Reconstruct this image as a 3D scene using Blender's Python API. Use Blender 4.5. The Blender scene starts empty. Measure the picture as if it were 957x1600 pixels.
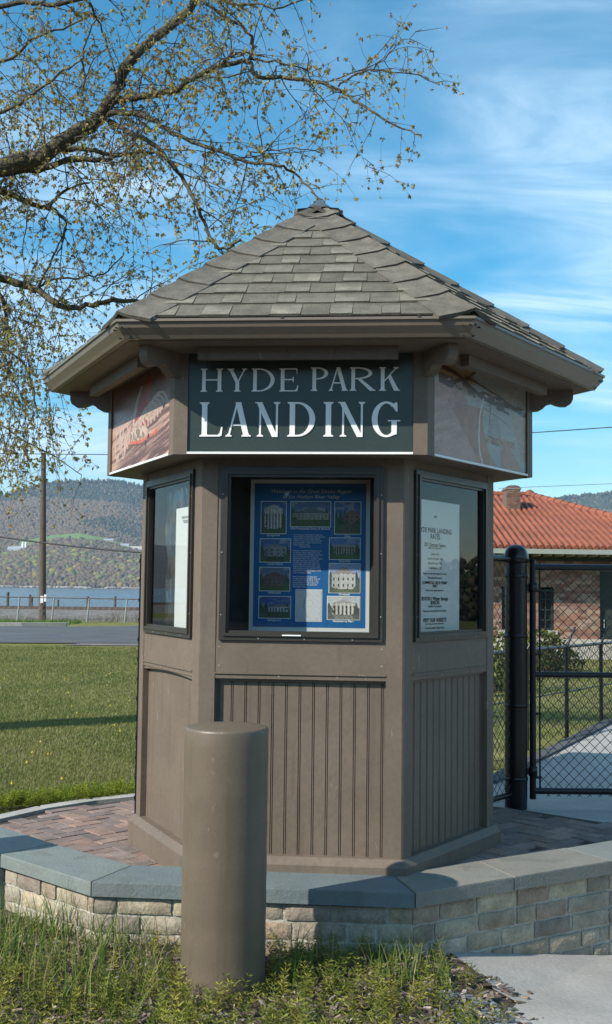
import bpy, math, random
import numpy as np
from mathutils import Vector, Matrix
rnd = random.Random(7)
rng = np.random.default_rng(7)
scn = bpy.context.scene
COL = scn.collection
R = math.radians
PI = math.pi

# ------------------------------------------------------------------ camera (solved from the photograph)
F_PX, PITCH, ROLL, EYE = 1733.9, .0682, .0124, 1.6
cam = bpy.data.cameras.new('camera'); cam_ob = bpy.data.objects.new('camera', cam); COL.objects.link(cam_ob)
cam.sensor_fit = 'VERTICAL'; cam.sensor_height = 24.0; cam.lens = 24.0 * F_PX / 1600.0
cam.clip_start = .05; cam.clip_end = 30000
cam_ob.matrix_world = Matrix.Translation((0, 0, EYE)) @ Matrix.Rotation(PI/2 + PITCH, 4, 'X') @ Matrix.Rotation(ROLL, 4, 'Z')
scn.camera = cam_ob

def unp(px, py, z=None, Y=None):
    """survey helper: a point seen in the photograph, at a known height z or distance Y"""
    a, b = px - 478.5, py - 800
    c, s = math.cos(ROLL), math.sin(ROLL)
    x, y = c*a + s*b, -s*a + c*b
    d = (x/F_PX, 1.0, -y/F_PX)
    w = (d[0], d[1]*math.cos(PITCH) - d[2]*math.sin(PITCH), d[1]*math.sin(PITCH) + d[2]*math.cos(PITCH))
    t = (z - EYE)/w[2] if z is not None else Y/w[1]
    return Vector((w[0]*t, w[1]*t, w[2]*t + EYE))

# ------------------------------------------------------------------ materials
def new_mat(name):
    m = bpy.data.materials.new(name); m.use_nodes = True
    nt = m.node_tree; nt.nodes.clear()
    return m, nt, nt.nodes, nt.links

def mat(name, color=(.5, .5, .5), rough=.6, var=.15, scale=6.0, fine=60.0, bump=.0, bscale=80.0, attr=False,
        metal=0.0, spec=.5, color2=None, c2amt=.5, c2scale=2.0, stretch=None, transl=0.0, bdist=.01):
    m, nt, N, L = new_mat(name)
    out = N.new('ShaderNodeOutputMaterial'); p = N.new('ShaderNodeBsdfPrincipled')
    L.new(p.outputs[0], out.inputs[0])
    p.inputs['Roughness'].default_value = rough; p.inputs['Metallic'].default_value = metal
    p.inputs['Specular IOR Level'].default_value = spec
    tc = N.new('ShaderNodeTexCoord'); src = tc.outputs['Object']
    if stretch:
        mp = N.new('ShaderNodeMapping'); mp.inputs['Scale'].default_value = stretch; L.new(src, mp.inputs[0]); src = mp.outputs[0]
    if attr:
        at = N.new('ShaderNodeAttribute'); at.attribute_name = 'col'; base = at.outputs['Color']
    else:
        rgb = N.new('ShaderNodeRGB'); rgb.outputs[0].default_value = (*color, 1); base = rgb.outputs[0]
    if color2:
        n0 = N.new('ShaderNodeTexNoise'); n0.inputs['Scale'].default_value = c2scale; n0.inputs['Detail'].default_value = 6
        n0.inputs['Roughness'].default_value = .65; L.new(src, n0.inputs['Vector'])
        rp = N.new('ShaderNodeValToRGB'); rp.color_ramp.elements[0].position = .5 - .18; rp.color_ramp.elements[1].position = .5 + .18
        rp.color_ramp.elements[0].color = (0, 0, 0, 1); rp.color_ramp.elements[1].color = (c2amt*2,)*3 + (1,)
        L.new(n0.outputs['Fac'], rp.inputs[0])
        mx = N.new('ShaderNodeMixRGB'); L.new(rp.outputs[0], mx.inputs[0]); L.new(base, mx.inputs[1]); mx.inputs[2].default_value = (*color2, 1)
        base = mx.outputs[0]
    if var:
        for sc, am in ((scale, var), (fine, var*.8)):
            n1 = N.new('ShaderNodeTexNoise'); n1.inputs['Scale'].default_value = sc; n1.inputs['Detail'].default_value = 4
            L.new(src, n1.inputs['Vector'])
            mr = N.new('ShaderNodeMapRange'); mr.inputs[1].default_value = .3; mr.inputs[2].default_value = .7
            mr.inputs[3].default_value = 1 - am; mr.inputs[4].default_value = 1 + am
            L.new(n1.outputs['Fac'], mr.inputs[0])
            vm = N.new('ShaderNodeVectorMath'); vm.operation = 'SCALE'; L.new(base, vm.inputs[0]); L.new(mr.outputs[0], vm.inputs['Scale'])
            base = vm.outputs[0]
    L.new(base, p.inputs['Base Color'])
    if bump:
        nb = N.new('ShaderNodeTexNoise'); nb.inputs['Scale'].default_value = bscale; nb.inputs['Detail'].default_value = 5
        L.new(src, nb.inputs['Vector'])
        b = N.new('ShaderNodeBump'); b.inputs['Strength'].default_value = bump; b.inputs['Distance'].default_value = bdist
        L.new(nb.outputs['Fac'], b.inputs['Height']); L.new(b.outputs[0], p.inputs['Normal'])
    if transl:
        tr = N.new('ShaderNodeBsdfTranslucent'); L.new(base, tr.inputs[0])
        ms = N.new('ShaderNodeMixShader'); ms.inputs[0].default_value = transl
        L.new(p.outputs[0], ms.inputs[1]); L.new(tr.outputs[0], ms.inputs[2]); L.new(ms.outputs[0], out.inputs[0])
    return m

def scuffs(m, color, scale, stretch, thr, amt=.7):
    """small pale scuffs and chips in a paint"""
    nt = m.node_tree; N, L = nt.nodes, nt.links; p = next(n for n in N if n.type == 'BSDF_PRINCIPLED')
    src = p.inputs['Base Color'].links[0].from_socket
    tc = N.new('ShaderNodeTexCoord'); mp = N.new('ShaderNodeMapping'); mp.inputs['Scale'].default_value = stretch; L.new(tc.outputs['Object'], mp.inputs[0])
    n = N.new('ShaderNodeTexNoise'); n.inputs['Scale'].default_value = scale; n.inputs['Detail'].default_value = 3; L.new(mp.outputs[0], n.inputs['Vector'])
    r = N.new('ShaderNodeMapRange'); r.inputs[1].default_value = thr; r.inputs[2].default_value = thr+.03; r.inputs[4].default_value = amt; L.new(n.outputs['Fac'], r.inputs[0])
    mx = N.new('ShaderNodeMixRGB'); L.new(r.outputs[0], mx.inputs[0]); L.new(src, mx.inputs[1]); mx.inputs[2].default_value = (*color, 1); L.new(mx.outputs[0], p.inputs['Base Color'])

def glass_mat(name, tint=(.9, .93, .93), ior=1.5, rough=0.0, boost=1.0):
    m, nt, N, L = new_mat(name)
    out = N.new('ShaderNodeOutputMaterial'); t = N.new('ShaderNodeBsdfTransparent'); g = N.new('ShaderNodeBsdfGlossy')
    t.inputs[0].default_value = (*tint, 1); g.inputs['Roughness'].default_value = rough
    f = N.new('ShaderNodeFresnel'); ge = N.new('ShaderNodeNewGeometry'); im = N.new('ShaderNodeMapRange')   # same reflectance from both sides of the thin sheet
    im.inputs[3].default_value = ior; im.inputs[4].default_value = 1/ior; L.new(ge.outputs['Backfacing'], im.inputs[0]); L.new(im.outputs[0], f.inputs[0])
    mu = N.new('ShaderNodeMath'); mu.operation = 'MULTIPLY'; mu.use_clamp = True; mu.inputs[1].default_value = boost; L.new(f.outputs[0], mu.inputs[0])
    mx = N.new('ShaderNodeMixShader'); L.new(mu.outputs[0], mx.inputs[0]); L.new(t.outputs[0], mx.inputs[1]); L.new(g.outputs[0], mx.inputs[2])
    L.new(mx.outputs[0], out.inputs[0]); return m

BROWN = (.134, .104, .079)
M = dict(
 paint = mat('brown_paint', BROWN, .58, .08, 3.0, 40, .25, 55, color2=(.175, .138, .105), c2amt=.3, c2scale=2.3, bdist=.004),
 bollardpaint = mat('bollard_paint', (.124, .098, .070), .42, .06, 4, 60, .35, 110, bdist=.002, color2=(.165, .13, .09), c2amt=.2),
 nail = mat('nail_head', (.30, .26, .21), .5, .1),
 frame = mat('bronze_frame', (.040, .036, .030), .35, .08, 5, 50, .1, 90),
 darkin = mat('dark_interior', (.028, .026, .024), .8, .2, 3, 30),
 innerwood = mat('brown_interior', (.085, .064, .050), .8, .25, 3, 30, stretch=(8, 8, .6)),
 sign = mat('sign_green', (.030, .044, .038), .32, .05, 4, 60, .05),
 white = mat('white_letter', (.80, .80, .78), .4, .02, 4, 60),
 shingle = mat('asphalt_shingle', rough=.95, var=.22, scale=14, fine=110, bump=.8, bscale=170, attr=True, bdist=.004, spec=.2),
 lead = mat('metal_cap', (.12, .13, .14), .4, .1, 6, 60, metal=.6),
 gutter = mat('gutter_metal', (.150, .122, .090), .36, .05, 3, 40, .05, 30),
 dark = mat('roof_edge', (.02, .02, .02), .8, .1),
 blackpaint = mat('black_coating', (.007, .008, .010), .28, .1, 4, 40, .1, 60),
 chain = mat('black_chain', (.012, .013, .014), .4, .1),
 bluestone = mat('bluestone', rough=.75, var=.10, scale=5, fine=90, bump=.5, bscale=70, attr=True, color2=(.17, .18, .16), c2amt=.25, c2scale=3, bdist=.006),
 wallbrick = mat('wall_brick', rough=.92, var=.22, scale=12, fine=70, bump=.6, bscale=45, attr=True, color2=(.30, .26, .21), c2amt=.25, c2scale=14, bdist=.012),
 mortar = mat('mortar', (.42, .395, .34), .95, .18, 8, 90, .8, 60, bdist=.01),
 paver = mat('paver', rough=.9, var=.2, scale=10, fine=90, bump=.6, bscale=60, attr=True, bdist=.006),
 joint = mat('paver_joint', (.055, .045, .036), .95, .3, 10, 90),
 curb = mat('concrete_curb', (.36, .35, .32), .9, .12, 6, 60, .4),
 concrete = mat('concrete', (.37, .355, .325), .92, .10, 2, 45, .5, 60, color2=(.27, .26, .24), c2amt=.35, c2scale=2.2, bdist=.006),
 lawn = mat('lawn', (.145, .170, .040), .95, .22, 2.6, 45, .8, 90, color2=(.24, .21, .085), c2amt=.5, c2scale=.55, bdist=.03, spec=.1),
 blade = mat('grass_blade', rough=.7, var=.1, attr=True, transl=.35, spec=.25),
 weed = mat('weed_leaf', rough=.7, var=.12, attr=True, transl=.35, spec=.25),
 soil = mat('soil', (.085, .065, .048), .97, .35, 6, 60, 1.0, 40, bdist=.03),
 chip = mat('mulch_chip', rough=.95, var=.2, attr=True),
 asphalt = mat('asphalt', (.066, .068, .074), .9, .2, 1.0, 30, .3, 60, color2=(.10, .10, .10), c2amt=.35, c2scale=.35),
 ballast = mat('ballast', (.17, .15, .135), .95, .35, 1.5, 12, .8, 10, bdist=.1),
 drygrass = mat('dry_scrub', (.15, .12, .085), .95, .3, 2),
 rail = mat('rusty_rail', (.10, .065, .05), .7, .2),
 wood = mat('weathered_wood', (.10, .075, .057), .9, .25, 3, 20, stretch=(6, 6, .7)),
 galv = mat('galvanised', (.30, .30, .29), .5, .12, metal=.3),
 wire = mat('cable', (.02, .02, .022), .6, 0),
 terrain = mat('hill_ground', (.10, .085, .06), .95, .3, .01, .05),
 hillwood = mat('hill_wood', rough=.95, var=.1, scale=.08, fine=.6, attr=True, spec=.05),
 meadow = mat('meadow', (.11, .17, .035), .95, .15, .02, .2),
 rock = mat('shore_rock', (.36, .33, .29), .95, .25, .3, 2),
 tile = mat('clay_tile', (.29, .088, .040), .75, .22, 1.2, 12, .3, 30, color2=(.17, .055, .04), c2amt=.35, c2scale=1.1),
 brick = mat('station_brick', rough=.95, var=.1, attr=True),
 pale = mat('pale_stone', (.42, .39, .33), .9, .12),
 paleblue = mat('green_gutter', (.26, .29, .26), .7, .1),
 darkwin = mat('window_dark', (.015, .018, .02), .15, .1),
 darkgreen = mat('dark_green_trim', (.02, .03, .025), .6, .1),
 whitep = mat('white_paint', (.72, .72, .70), .5, .05),
 greyp = mat('grey_metal_roof', (.30, .32, .35), .5, .1),
 bark = mat('bark', (.070, .058, .044), .95, .35, 5, 40, 1.0, 30, color2=(.10, .095, .05), c2amt=.35, c2scale=4, bdist=.03),
 twig = mat('twig', (.075, .058, .045), .9, .2),
 leaf = mat('spring_leaf', rough=.8, var=.1, attr=True, transl=.3, spec=.2),
 crown = mat('crown_leaf', rough=.85, var=.1, attr=True, transl=.25, spec=.1),
 print = mat('print', rough=.55, var=0, attr=True),
 paper = mat('paper', (.74, .74, .71), .6, .02),
 ink = mat('ink', (.03, .03, .035), .7, 0),
 posterblue = mat('poster_blue', (.014, .135, .36), .5, .03, 3, 30),
 pane = glass_mat('pane_glass', (.84, .87, .87), 1.5, 0, 1.0),
 film = glass_mat('plastic_film', (.94, .94, .94), 1.5, .12, 1.0),
 marking = mat('faded_marking', (.18, .26, .32), .9, .2),
)

scuffs(M['paint'], (.27, .235, .19), 26, (1, 1, .28), .705, .5)
scuffs(M['bollardpaint'], (.24, .20, .15), 34, (1, 1, .5), .70, .45)
scuffs(M['paint'], (.105, .080, .060), 15, (1.6, 1.6, .10), .60, .38)
scuffs(M['bollardpaint'], (.095, .074, .052), 13, (1.6, 1.6, .12), .60, .32)
scuffs(M['bluestone'], (.10, .115, .105), 7, (1, 1, 1), .60, .35)
M['paint'].node_tree.nodes['Principled BSDF'].inputs['Specular IOR Level'].default_value = .35

# ------------------------------------------------------------------ mesh builder
class MB:
    def __init__(s): s.v = []; s.f = []; s.c = []; s.sm = []
    def add(s, vs, fs, col=None, smooth=False):
        o = len(s.v); s.v += [tuple(p) for p in vs]
        for f in fs: s.f.append(tuple(i + o for i in f)); s.c.append(col); s.sm.append(smooth)
    def hexa(s, c8, col=None):       # 4 bottom (ccw) + 4 top
        s.add(c8, [(0, 3, 2, 1), (4, 5, 6, 7), (0, 1, 5, 4), (1, 2, 6, 5), (2, 3, 7, 6), (3, 0, 4, 7)], col)
    def box(s, x0, x1, y0, y1, z0, z1, col=None):
        s.hexa([(x0, y0, z0), (x1, y0, z0), (x1, y1, z0), (x0, y1, z0), (x0, y0, z1), (x1, y0, z1), (x1, y1, z1), (x0, y1, z1)], col)
    def prism(s, poly, z0, z1, col=None):    # poly ccw list of (x,y); z may be callables
        a = z0 if callable(z0) else (lambda x, y: z0); b = z1 if callable(z1) else (lambda x, y: z1)
        n = len(poly)
        vs = [(x, y, a(x, y)) for x, y in poly] + [(x, y, b(x, y)) for x, y in poly]
        s.add(vs, [tuple(range(n))[::-1], tuple(range(n, 2*n))] + [(i, (i+1) % n, (i+1) % n + n, i + n) for i in range(n)], col)
    def obox(s, c, ax, ay, az, col=None):    # centre + half-axis vectors
        c = Vector(c); ax = Vector(ax); ay = Vector(ay); az = Vector(az)
        s.hexa([c-ax-ay-az, c+ax-ay-az, c+ax+ay-az, c-ax+ay-az, c-ax-ay+az, c+ax-ay+az, c+ax+ay+az, c-ax+ay+az], col)
    def tube(s, path, rad, n=6, col=None, caps=True, smooth=True):
        P = [Vector(p) for p in path]; m = len(P)
        if not hasattr(rad, '__len__'): rad = [rad]*m
        vs = []; prev = None
        for i in range(m):
            d = (P[min(i+1, m-1)] - P[max(i-1, 0)])
            if d.length < 1e-9: d = Vector((0, 0, 1))
            d.normalize()
            if prev is None:
                a = d.cross(Vector((0, 0, 1)) if abs(d.z) < .9 else Vector((1, 0, 0)))
            else: a = prev - d*prev.dot(d)
            a.normalize(); prev = a; b = d.cross(a)
            for k in range(n):
                t = 2*PI*k/n; vs.append(P[i] + (a*math.cos(t) + b*math.sin(t))*rad[i])
        fs = [(i*n+k, i*n+(k+1) % n, (i+1)*n+(k+1) % n, (i+1)*n+k) for i in range(m-1) for k in range(n)]
        s.add(vs, fs, col, smooth)
        if caps and n > 3:
            s.add(vs[:n], [tuple(range(n))[::-1]], col); s.add(vs[-n:], [tuple(range(n))], col)
    def lathe(s, c, prof, n=32, col=None):
        vs = [(c[0]+r*math.cos(2*PI*k/n), c[1]+r*math.sin(2*PI*k/n), c[2]+z) for r, z in prof for k in range(n)]
        s.add(vs, [(i*n+k, i*n+(k+1) % n, (i+1)*n+(k+1) % n, (i+1)*n+k) for i in range(len(prof)-1) for k in range(n)], col, True)
    def build(s, name, material, parent=None, off=(0, 0, 0)):
        me = bpy.data.meshes.new(name)
        o = Vector(off)
        me.from_pydata([(p[0]-o.x, p[1]-o.y, p[2]-o.z) for p in s.v], [], s.f)
        if any(c is not None for c in s.c):
            at = me.color_attributes.new('col', 'FLOAT_COLOR', 'CORNER')
            arr = []
            for f, c in zip(s.f, s.c):
                c = c or (.5, .5, .5); arr += [c[0], c[1], c[2], 1.0]*len(f)
            at.data.foreach_set('color', arr)
        me.polygons.foreach_set('use_smooth', s.sm)
        me.materials.append(M[material] if isinstance(material, str) else material)
        me.validate(); me.update()
        ob = bpy.data.objects.new(name, me); COL.objects.link(ob)
        if parent is not None: ob.parent = parent
        else: ob.location = o
        return ob

def raw_mesh(name, V, Fc, cols, material, parent=None, off=(0, 0, 0)):
    """V (n,3), Fc (m,k) arrays with one colour per face"""
    me = bpy.data.meshes.new(name)
    V = np.asarray(V, float) - np.array(off)
    m, k = Fc.shape
    me.vertices.add(len(V)); me.vertices.foreach_set('co', V.astype(np.float32).ravel())
    me.loops.add(m*k); me.loops.foreach_set('vertex_index', Fc.astype(np.int32).ravel())
    me.polygons.add(m); me.polygons.foreach_set('loop_start', np.arange(0, m*k, k, dtype=np.int32))
    me.update(calc_edges=True)
    if cols is not None:
        at = me.color_attributes.new('col', 'FLOAT_COLOR', 'CORNER')
        c4 = np.concatenate([cols, np.ones((m, 1))], 1)
        at.data.foreach_set('color', np.repeat(c4, k, 0).astype(np.float32).ravel())
    me.materials.append(M[material]); me.validate()
    ob = bpy.data.objects.new(name, me); COL.objects.link(ob)
    if parent is not None: ob.parent = parent
    else: ob.location = off
    return ob

def tag(o, label, cat, group=None, kind=None):
    if label: o['label'] = label
    if cat: o['category'] = cat
    if group: o['group'] = group
    if kind: o['kind'] = kind
    return o
def struct(o, label, cat): return tag(o, label, cat, kind='structure')
def thing(name, label, cat, loc=(0, 0, 0), rz=0, group=None):
    o = bpy.data.objects.new(name, None); COL.objects.link(o); o.empty_display_size = .2
    o.location = loc; o.rotation_euler = (0, 0, rz)
    return tag(o, label, cat, group)
def copy_tree(o, parent=None):
    c = o.copy(); COL.objects.link(c)
    if parent: c.parent = parent
    for ch in [x for x in COL.objects if x.parent == o]: copy_tree(ch, c)
    return c

# ------------------------------------------------------------------ sky, sun
SUN = Vector((.83, .57, -.735)).normalized()       # direction the light travels
sun_el = math.asin(-SUN.z); sun_az = math.atan2(-SUN.x, -SUN.y)
w = bpy.data.worlds.new('World'); scn.world = w; w.use_nodes = True
N, L = w.node_tree.nodes, w.node_tree.links; N.clear()
out = N.new('ShaderNodeOutputWorld'); bg = N.new('ShaderNodeBackground'); sky = N.new('ShaderNodeTexSky')
sky.sky_type = 'NISHITA'; sky.sun_disc = False; sky.sun_elevation = sun_el; sky.sun_rotation = sun_az
sky.air_density = 1.0; sky.dust_density = .35; sky.ozone_density = 2.2; sky.altitude = 0
bg.inputs[1].default_value = .13
hs = N.new('ShaderNodeHueSaturation'); hs.inputs['Saturation'].default_value = 1.7; hs.inputs['Hue'].default_value = .482; L.new(sky.outputs[0], hs.inputs['Color'])
tc = N.new('ShaderNodeTexCoord')
sep = N.new('ShaderNodeSeparateXYZ'); L.new(tc.outputs['Generated'], sep.inputs[0])
zc = N.new('ShaderNodeMath'); zc.operation = 'MAXIMUM'; L.new(sep.outputs[2], zc.inputs[0]); zc.inputs[1].default_value = .0
za = N.new('ShaderNodeMath'); za.operation = 'ADD'; L.new(zc.outputs[0], za.inputs[0]); za.inputs[1].default_value = .22
dx = N.new('ShaderNodeMath'); dx.operation = 'DIVIDE'; L.new(sep.outputs[0], dx.inputs[0]); L.new(za.outputs[0], dx.inputs[1])
dy = N.new('ShaderNodeMath'); dy.operation = 'DIVIDE'; L.new(sep.outputs[1], dy.inputs[0]); L.new(za.outputs[0], dy.inputs[1])
cb = N.new('ShaderNodeCombineXYZ'); L.new(dx.outputs[0], cb.inputs[0]); L.new(dy.outputs[0], cb.inputs[1])
def cloud(scale, rot, stretch, lo, hi, detail, dist, seed):
    mp = N.new('ShaderNodeMapping'); mp.inputs['Rotation'].default_value = (0, 0, R(rot)); mp.inputs['Scale'].default_value = (stretch, 1, 1)
    mp.inputs['Location'].default_value = (seed, seed*.7, 0)
    L.new(cb.outputs[0], mp.inputs[0])
    n = N.new('ShaderNodeTexNoise'); n.inputs['Scale'].default_value = scale; n.inputs['Detail'].default_value = detail
    n.inputs['Roughness'].default_value = .58; n.inputs['Distortion'].default_value = dist
    L.new(mp.outputs[0], n.inputs['Vector'])
    r = N.new('ShaderNodeMapRange'); r.interpolation_type = 'SMOOTHSTEP'
    r.inputs[1].default_value = lo; r.inputs[2].default_value = hi; L.new(n.outputs['Fac'], r.inputs[0]); return r.outputs[0]
c1 = cloud(1.0, 20, .6, .32, .62, 5, .5, 5.1)
c2 = cloud(3.6, -52, .30, .34, .74, 8, .9, 1.4)
mu = N.new('ShaderNodeMath'); mu.operation = 'MULTIPLY'; L.new(c1, mu.inputs[0]); L.new(c2, mu.inputs[1])
ad = N.new('ShaderNodeMath'); ad.operation = 'MULTIPLY_ADD'; L.new(mu.outputs[0], ad.inputs[0]); ad.inputs[1].default_value = .92
m3 = N.new('ShaderNodeMath'); m3.operation = 'MULTIPLY'; L.new(c1, m3.inputs[0]); m3.inputs[1].default_value = .22
L.new(m3.outputs[0], ad.inputs[2]); ad.use_clamp = True
cm = N.new('ShaderNodeMixRGB'); L.new(ad.outputs[0], cm.inputs[0]); L.new(hs.outputs[0], cm.inputs[1]); cm.inputs[2].default_value = (5.3, 6.9, 8.1, 1)
L.new(cm.outputs[0], bg.inputs[0]); L.new(bg.outputs[0], out.inputs[0])
sl = bpy.data.lights.new('sun', 'SUN'); so = bpy.data.objects.new('sun', sl); COL.objects.link(so)
sl.energy = 5.0; sl.angle = R(.55); sl.color = (1.0, .93, .82); so.rotation_euler = SUN.to_track_quat('-Z', 'Y').to_euler(); so.location = (-8, -8, 9)
scn.view_settings.view_transform = 'Standard'; scn.view_settings.look = 'None'; scn.view_settings.gamma = 1
scn.view_settings.exposure = 0.42
scn.render.engine = 'CYCLES'
scn.cycles.max_bounces = 8; scn.cycles.diffuse_bounces = 2; scn.cycles.transparent_max_bounces = 24; scn.cycles.volume_bounces = 0; scn.cycles.caustics_reflective = False

# ------------------------------------------------------------------ ground
KX, KY, TH = .054, 6.173, -.0876
def patio_z(x, y): return .210 + .027*x
RING = [(-1.49, 5.59), (-.945, 5.09), (.50, 4.965), (1.54, 5.60)]        # outer top edge of the coping, front side
WL = [(-300, 12), (-6, 7.2), (-2.25, 6.35)] + RING + [(2.45, 6.2), (6, 7.0), (300, 12)]
def wall_y(x):
    for (a, b), (c, d) in zip(WL, WL[1:]):
        if a <= x <= c: return b + (d-b)*(x-a)/(c-a)
    return 12
def low_z(x, y):
    z = 0.0
    if x > .5: z = -.20*min(x-.5, 1.6)
    if y < 3.5: z -= .02*min(3.5-y, 8)
    return z
def high_z(x, y):
    if y < 30: z = .13 - .13*max(0, y-8)/22
    elif y < 57: z = -.33*(y-30)/27
    else: z = -.33
    return z
def sheet(name, xs, rows, yfun, zfun, material, label, cat):
    V = []; 
    for j, t in enumerate(rows):
        for x in xs:
            y = yfun(x, t); V.append((x, y, zfun(x, y)))
    n = len(xs)
    Fc = np.array([(j*n+i, j*n+i+1, (j+1)*n+i+1, (j+1)*n+i) for j in range(len(rows)-1) for i in range(n-1)])
    return struct(raw_mesh(name, np.array(V), Fc, None, material), label, cat)
xs = sorted(set([-400, -200, -100, -50, -30, -20, -12, -8, -6, -4.5, -3.5, -3, -2.25, -2, -1.49, -1.2, -.945, -.6, -.2, .2, .5, .9, 1.2, 1.54, 2, 2.45, 3, 4, 6, 8, 12, 20, 30, 50, 100, 200, 400]))
sheet('lawn', xs, [0, .01, .03, .06, .1, .15, .2, .3, .4, .5, .6, .7, .8, .9, 1], lambda x, t: (wall_y(x)+.15) + t*(60-(wall_y(x)+.15)), high_z, 'lawn',
      'green mown lawn between the brick patio and the road', 'lawn')
sheet('planting_bed_soil', xs, [0, .3, .6, .8, .9, .95, .98, .99, 1], lambda x, t: -60 + t*(wall_y(x)+.12+60), low_z, 'soil',
      'brown soil of the planting bed in front of the low brick wall', 'soil')

# railway bank: gravel rising behind the fence, then the river edge
bank = [(56.5, -.335), (60, -.34), (66, -.22), (70, .02), (76, .05), (80, -.5), (88, -3.3)]
b = MB()
for (y0, z0), (y1, z1) in zip(bank, bank[1:]):
    b.add([(-400, y0, z0), (400, y0, z0), (400, y1, z1), (-400, y1, z1)], [(0, 1, 2, 3)])
struct(b.build('railway_embankment', 'ballast'), 'brown gravel railway embankment along the river behind the wire fence', 'embankment')
for i, (yy, zz) in enumerate(((70.5, .04), (71.95, .045))):
    m_ = MB(); m_.box(-150, 60, yy-.035, yy+.035, zz, zz+.16)
    o = m_.build('rail', 'rail'); tag(o, 'rusty railway rail on the gravel bank, the one %s the river' % ('farther from' if i == 0 else 'nearer to'), 'rail', 'railway rails')
m_ = MB(); m_.add([(-9000, -9000, -3), (9000, -9000, -3), (9000, 9000, -3), (-9000, 9000, -3)], [(0, 1, 2, 3)])
wm, nt, Nn, Ll = new_mat('river_water')
oo = Nn.new('ShaderNodeOutputMaterial'); pp = Nn.new('ShaderNodeBsdfPrincipled'); Ll.new(pp.outputs[0], oo.inputs[0])
pp.inputs['Base Color'].default_value = (.06, .085, .105, 1); pp.inputs['Roughness'].default_value = .22
t2 = Nn.new('ShaderNodeTexCoord'); mp = Nn.new('ShaderNodeMapping'); mp.inputs['Scale'].default_value = (.25, .7, 1); Ll.new(t2.outputs['Object'], mp.inputs[0])
nn = Nn.new('ShaderNodeTexNoise'); nn.inputs['Scale'].default_value = 1.2; nn.inputs['Detail'].default_value = 5; Ll.new(mp.outputs[0], nn.inputs['Vector'])
bb = Nn.new('ShaderNodeBump'); bb.inputs['Strength'].default_value = .9; bb.inputs['Distance'].default_value = .35; Ll.new(nn.outputs['Fac'], bb.inputs['Height']); Ll.new(bb.outputs[0], pp.inputs['Normal'])
struct(m_.build('river', wm), 'wide blue-grey river below the wooded hill', 'river')

# road and curb
def strip(name, pts_near, pts_far, zoff, material):
    b = MB(); n = len(pts_near)
    vs = [(x, y, high_z(x, y)+zoff) for x, y in pts_near] + [(x, y, high_z(x, y)+zoff) for x, y in pts_far]
    b.add(vs, [(i, i+1, n+i+1, n+i) for i in range(n-1)]); return b.build(name, material)
Xr = [-120, -60, -30, -20, -14, -10, -6, -2, 2, 6, 12, 20, 40, 80]
def rn(x): return 30.3 + .22*(x+8)
def rf(x): return 47.8 + .28*(x+13) + (3.0 if x > -8.5 else 0)
rows = [0, .25, .5, .75, 1]
b = MB(); V = []
for t in rows: V += [(x, rn(x)+(rf(x)-rn(x))*t, high_z(x, rn(x)+(rf(x)-rn(x))*t)+.02) for x in Xr]
n = len(Xr); b.add(V, [(j*n+i, j*n+i+1, (j+1)*n+i+1, (j+1)*n+i) for j in range(4) for i in range(n-1)])
struct(b.build('road', 'asphalt'), 'dark grey asphalt road beyond the lawn', 'road')
b = MB()
Xc = [x for x in np.linspace(-60, -10.5, 30)]
for x0, x1 in zip(Xc, Xc[1:]):
    y0, y1 = rf(x0)+.02, rf(x1)+.02
    if x1 > -12.5: y1 += (x1+12.5)*.25
    if x0 > -12.5: y0 += (x0+12.5)*.25
    z = high_z(0, y0)
    b.hexa([(x0, y0, z-.05), (x1, y1, z-.05), (x1, y1+.35, z-.05), (x0, y0+.35, z-.05), (x0, y0, z+.16), (x1, y1, z+.16), (x1, y1+.35, z+.16), (x0, y0+.35, z+.16)])
struct(b.build('road_kerb', 'pale'), 'pale concrete kerb on the far side of the road', 'kerb')
for x0, y0, x1, y1 in ((-9.6, 32.0, -7.6, 36.4), (-12.5, 33.0, -9.3, 38)):
    b = MB(); q = [(x0, y0), (x0+.12, y0), (x1+.12, y1), (x1, y1)]
    b.add([(x, y, high_z(x, y)+.03) for x, y in q], [(0, 1, 2, 3)])
    struct(b.build('parking_marking', 'marking'), 'faded blue painted parking line on the road', 'road marking')
b = MB(); b.add([(x, y, high_z(x, y)+.012) for x, y in ((-6.4, 29.4), (-3, 29.8), (-3, 33), (-6.0, 31.5))], [(0, 1, 2, 3)])
struct(b.build('gravel_verge', 'ballast'), 'pale gravel verge at the edge of the road', 'verge')

# concrete path behind the gate and pavement in the lower right corner
b = MB()
P = [(1.10, 7.25), (1.42, 6.98), (1.80, 6.60), (2.3, 6.3), (8, 7.6), (14, 14), (9, 19), (3.25, 11.75), (1.93, 9.1), (1.38, 8.02), (.95, 7.6)]
b.add([(x, y, .225) for x, y in P], [tuple(range(len(P)))])
struct(b.build('concrete_path', 'concrete'), 'pale concrete path behind the black gate', 'path')
b = MB()
e1 = [(.95, 7.6), (1.38, 8.02), (1.93, 9.1), (3.25, 11.75), (9, 19)]
for (x0, y0), (x1, y1) in zip(e1, e1[1:]):
    b.hexa([(x0, y0, .1), (x1, y1, .1), (x1-.10, y1+.06, .1), (x0-.10, y0+.06, .1), (x0, y0, .245), (x1, y1, .245), (x1-.10, y1+.06, .245), (x0-.10, y0+.06, .245)])
struct(b.build('path_edging', 'asphalt'), 'dark edging strip between the concrete path and the grass', 'edging')
b = MB()
P = [(.66, 5.12), (.78, 4.86), (.80, 4.72), (.88, 4.62), (.83, 4.50), (.74, 4.42), (.76, 4.3), (.70, 4.15), (.72, 3.9), (.7, 3.2), (.7, 1), (4, 1), (5, 4), (5, 6.9), (2.45, 6.3), (1.54, 5.66)]
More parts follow.
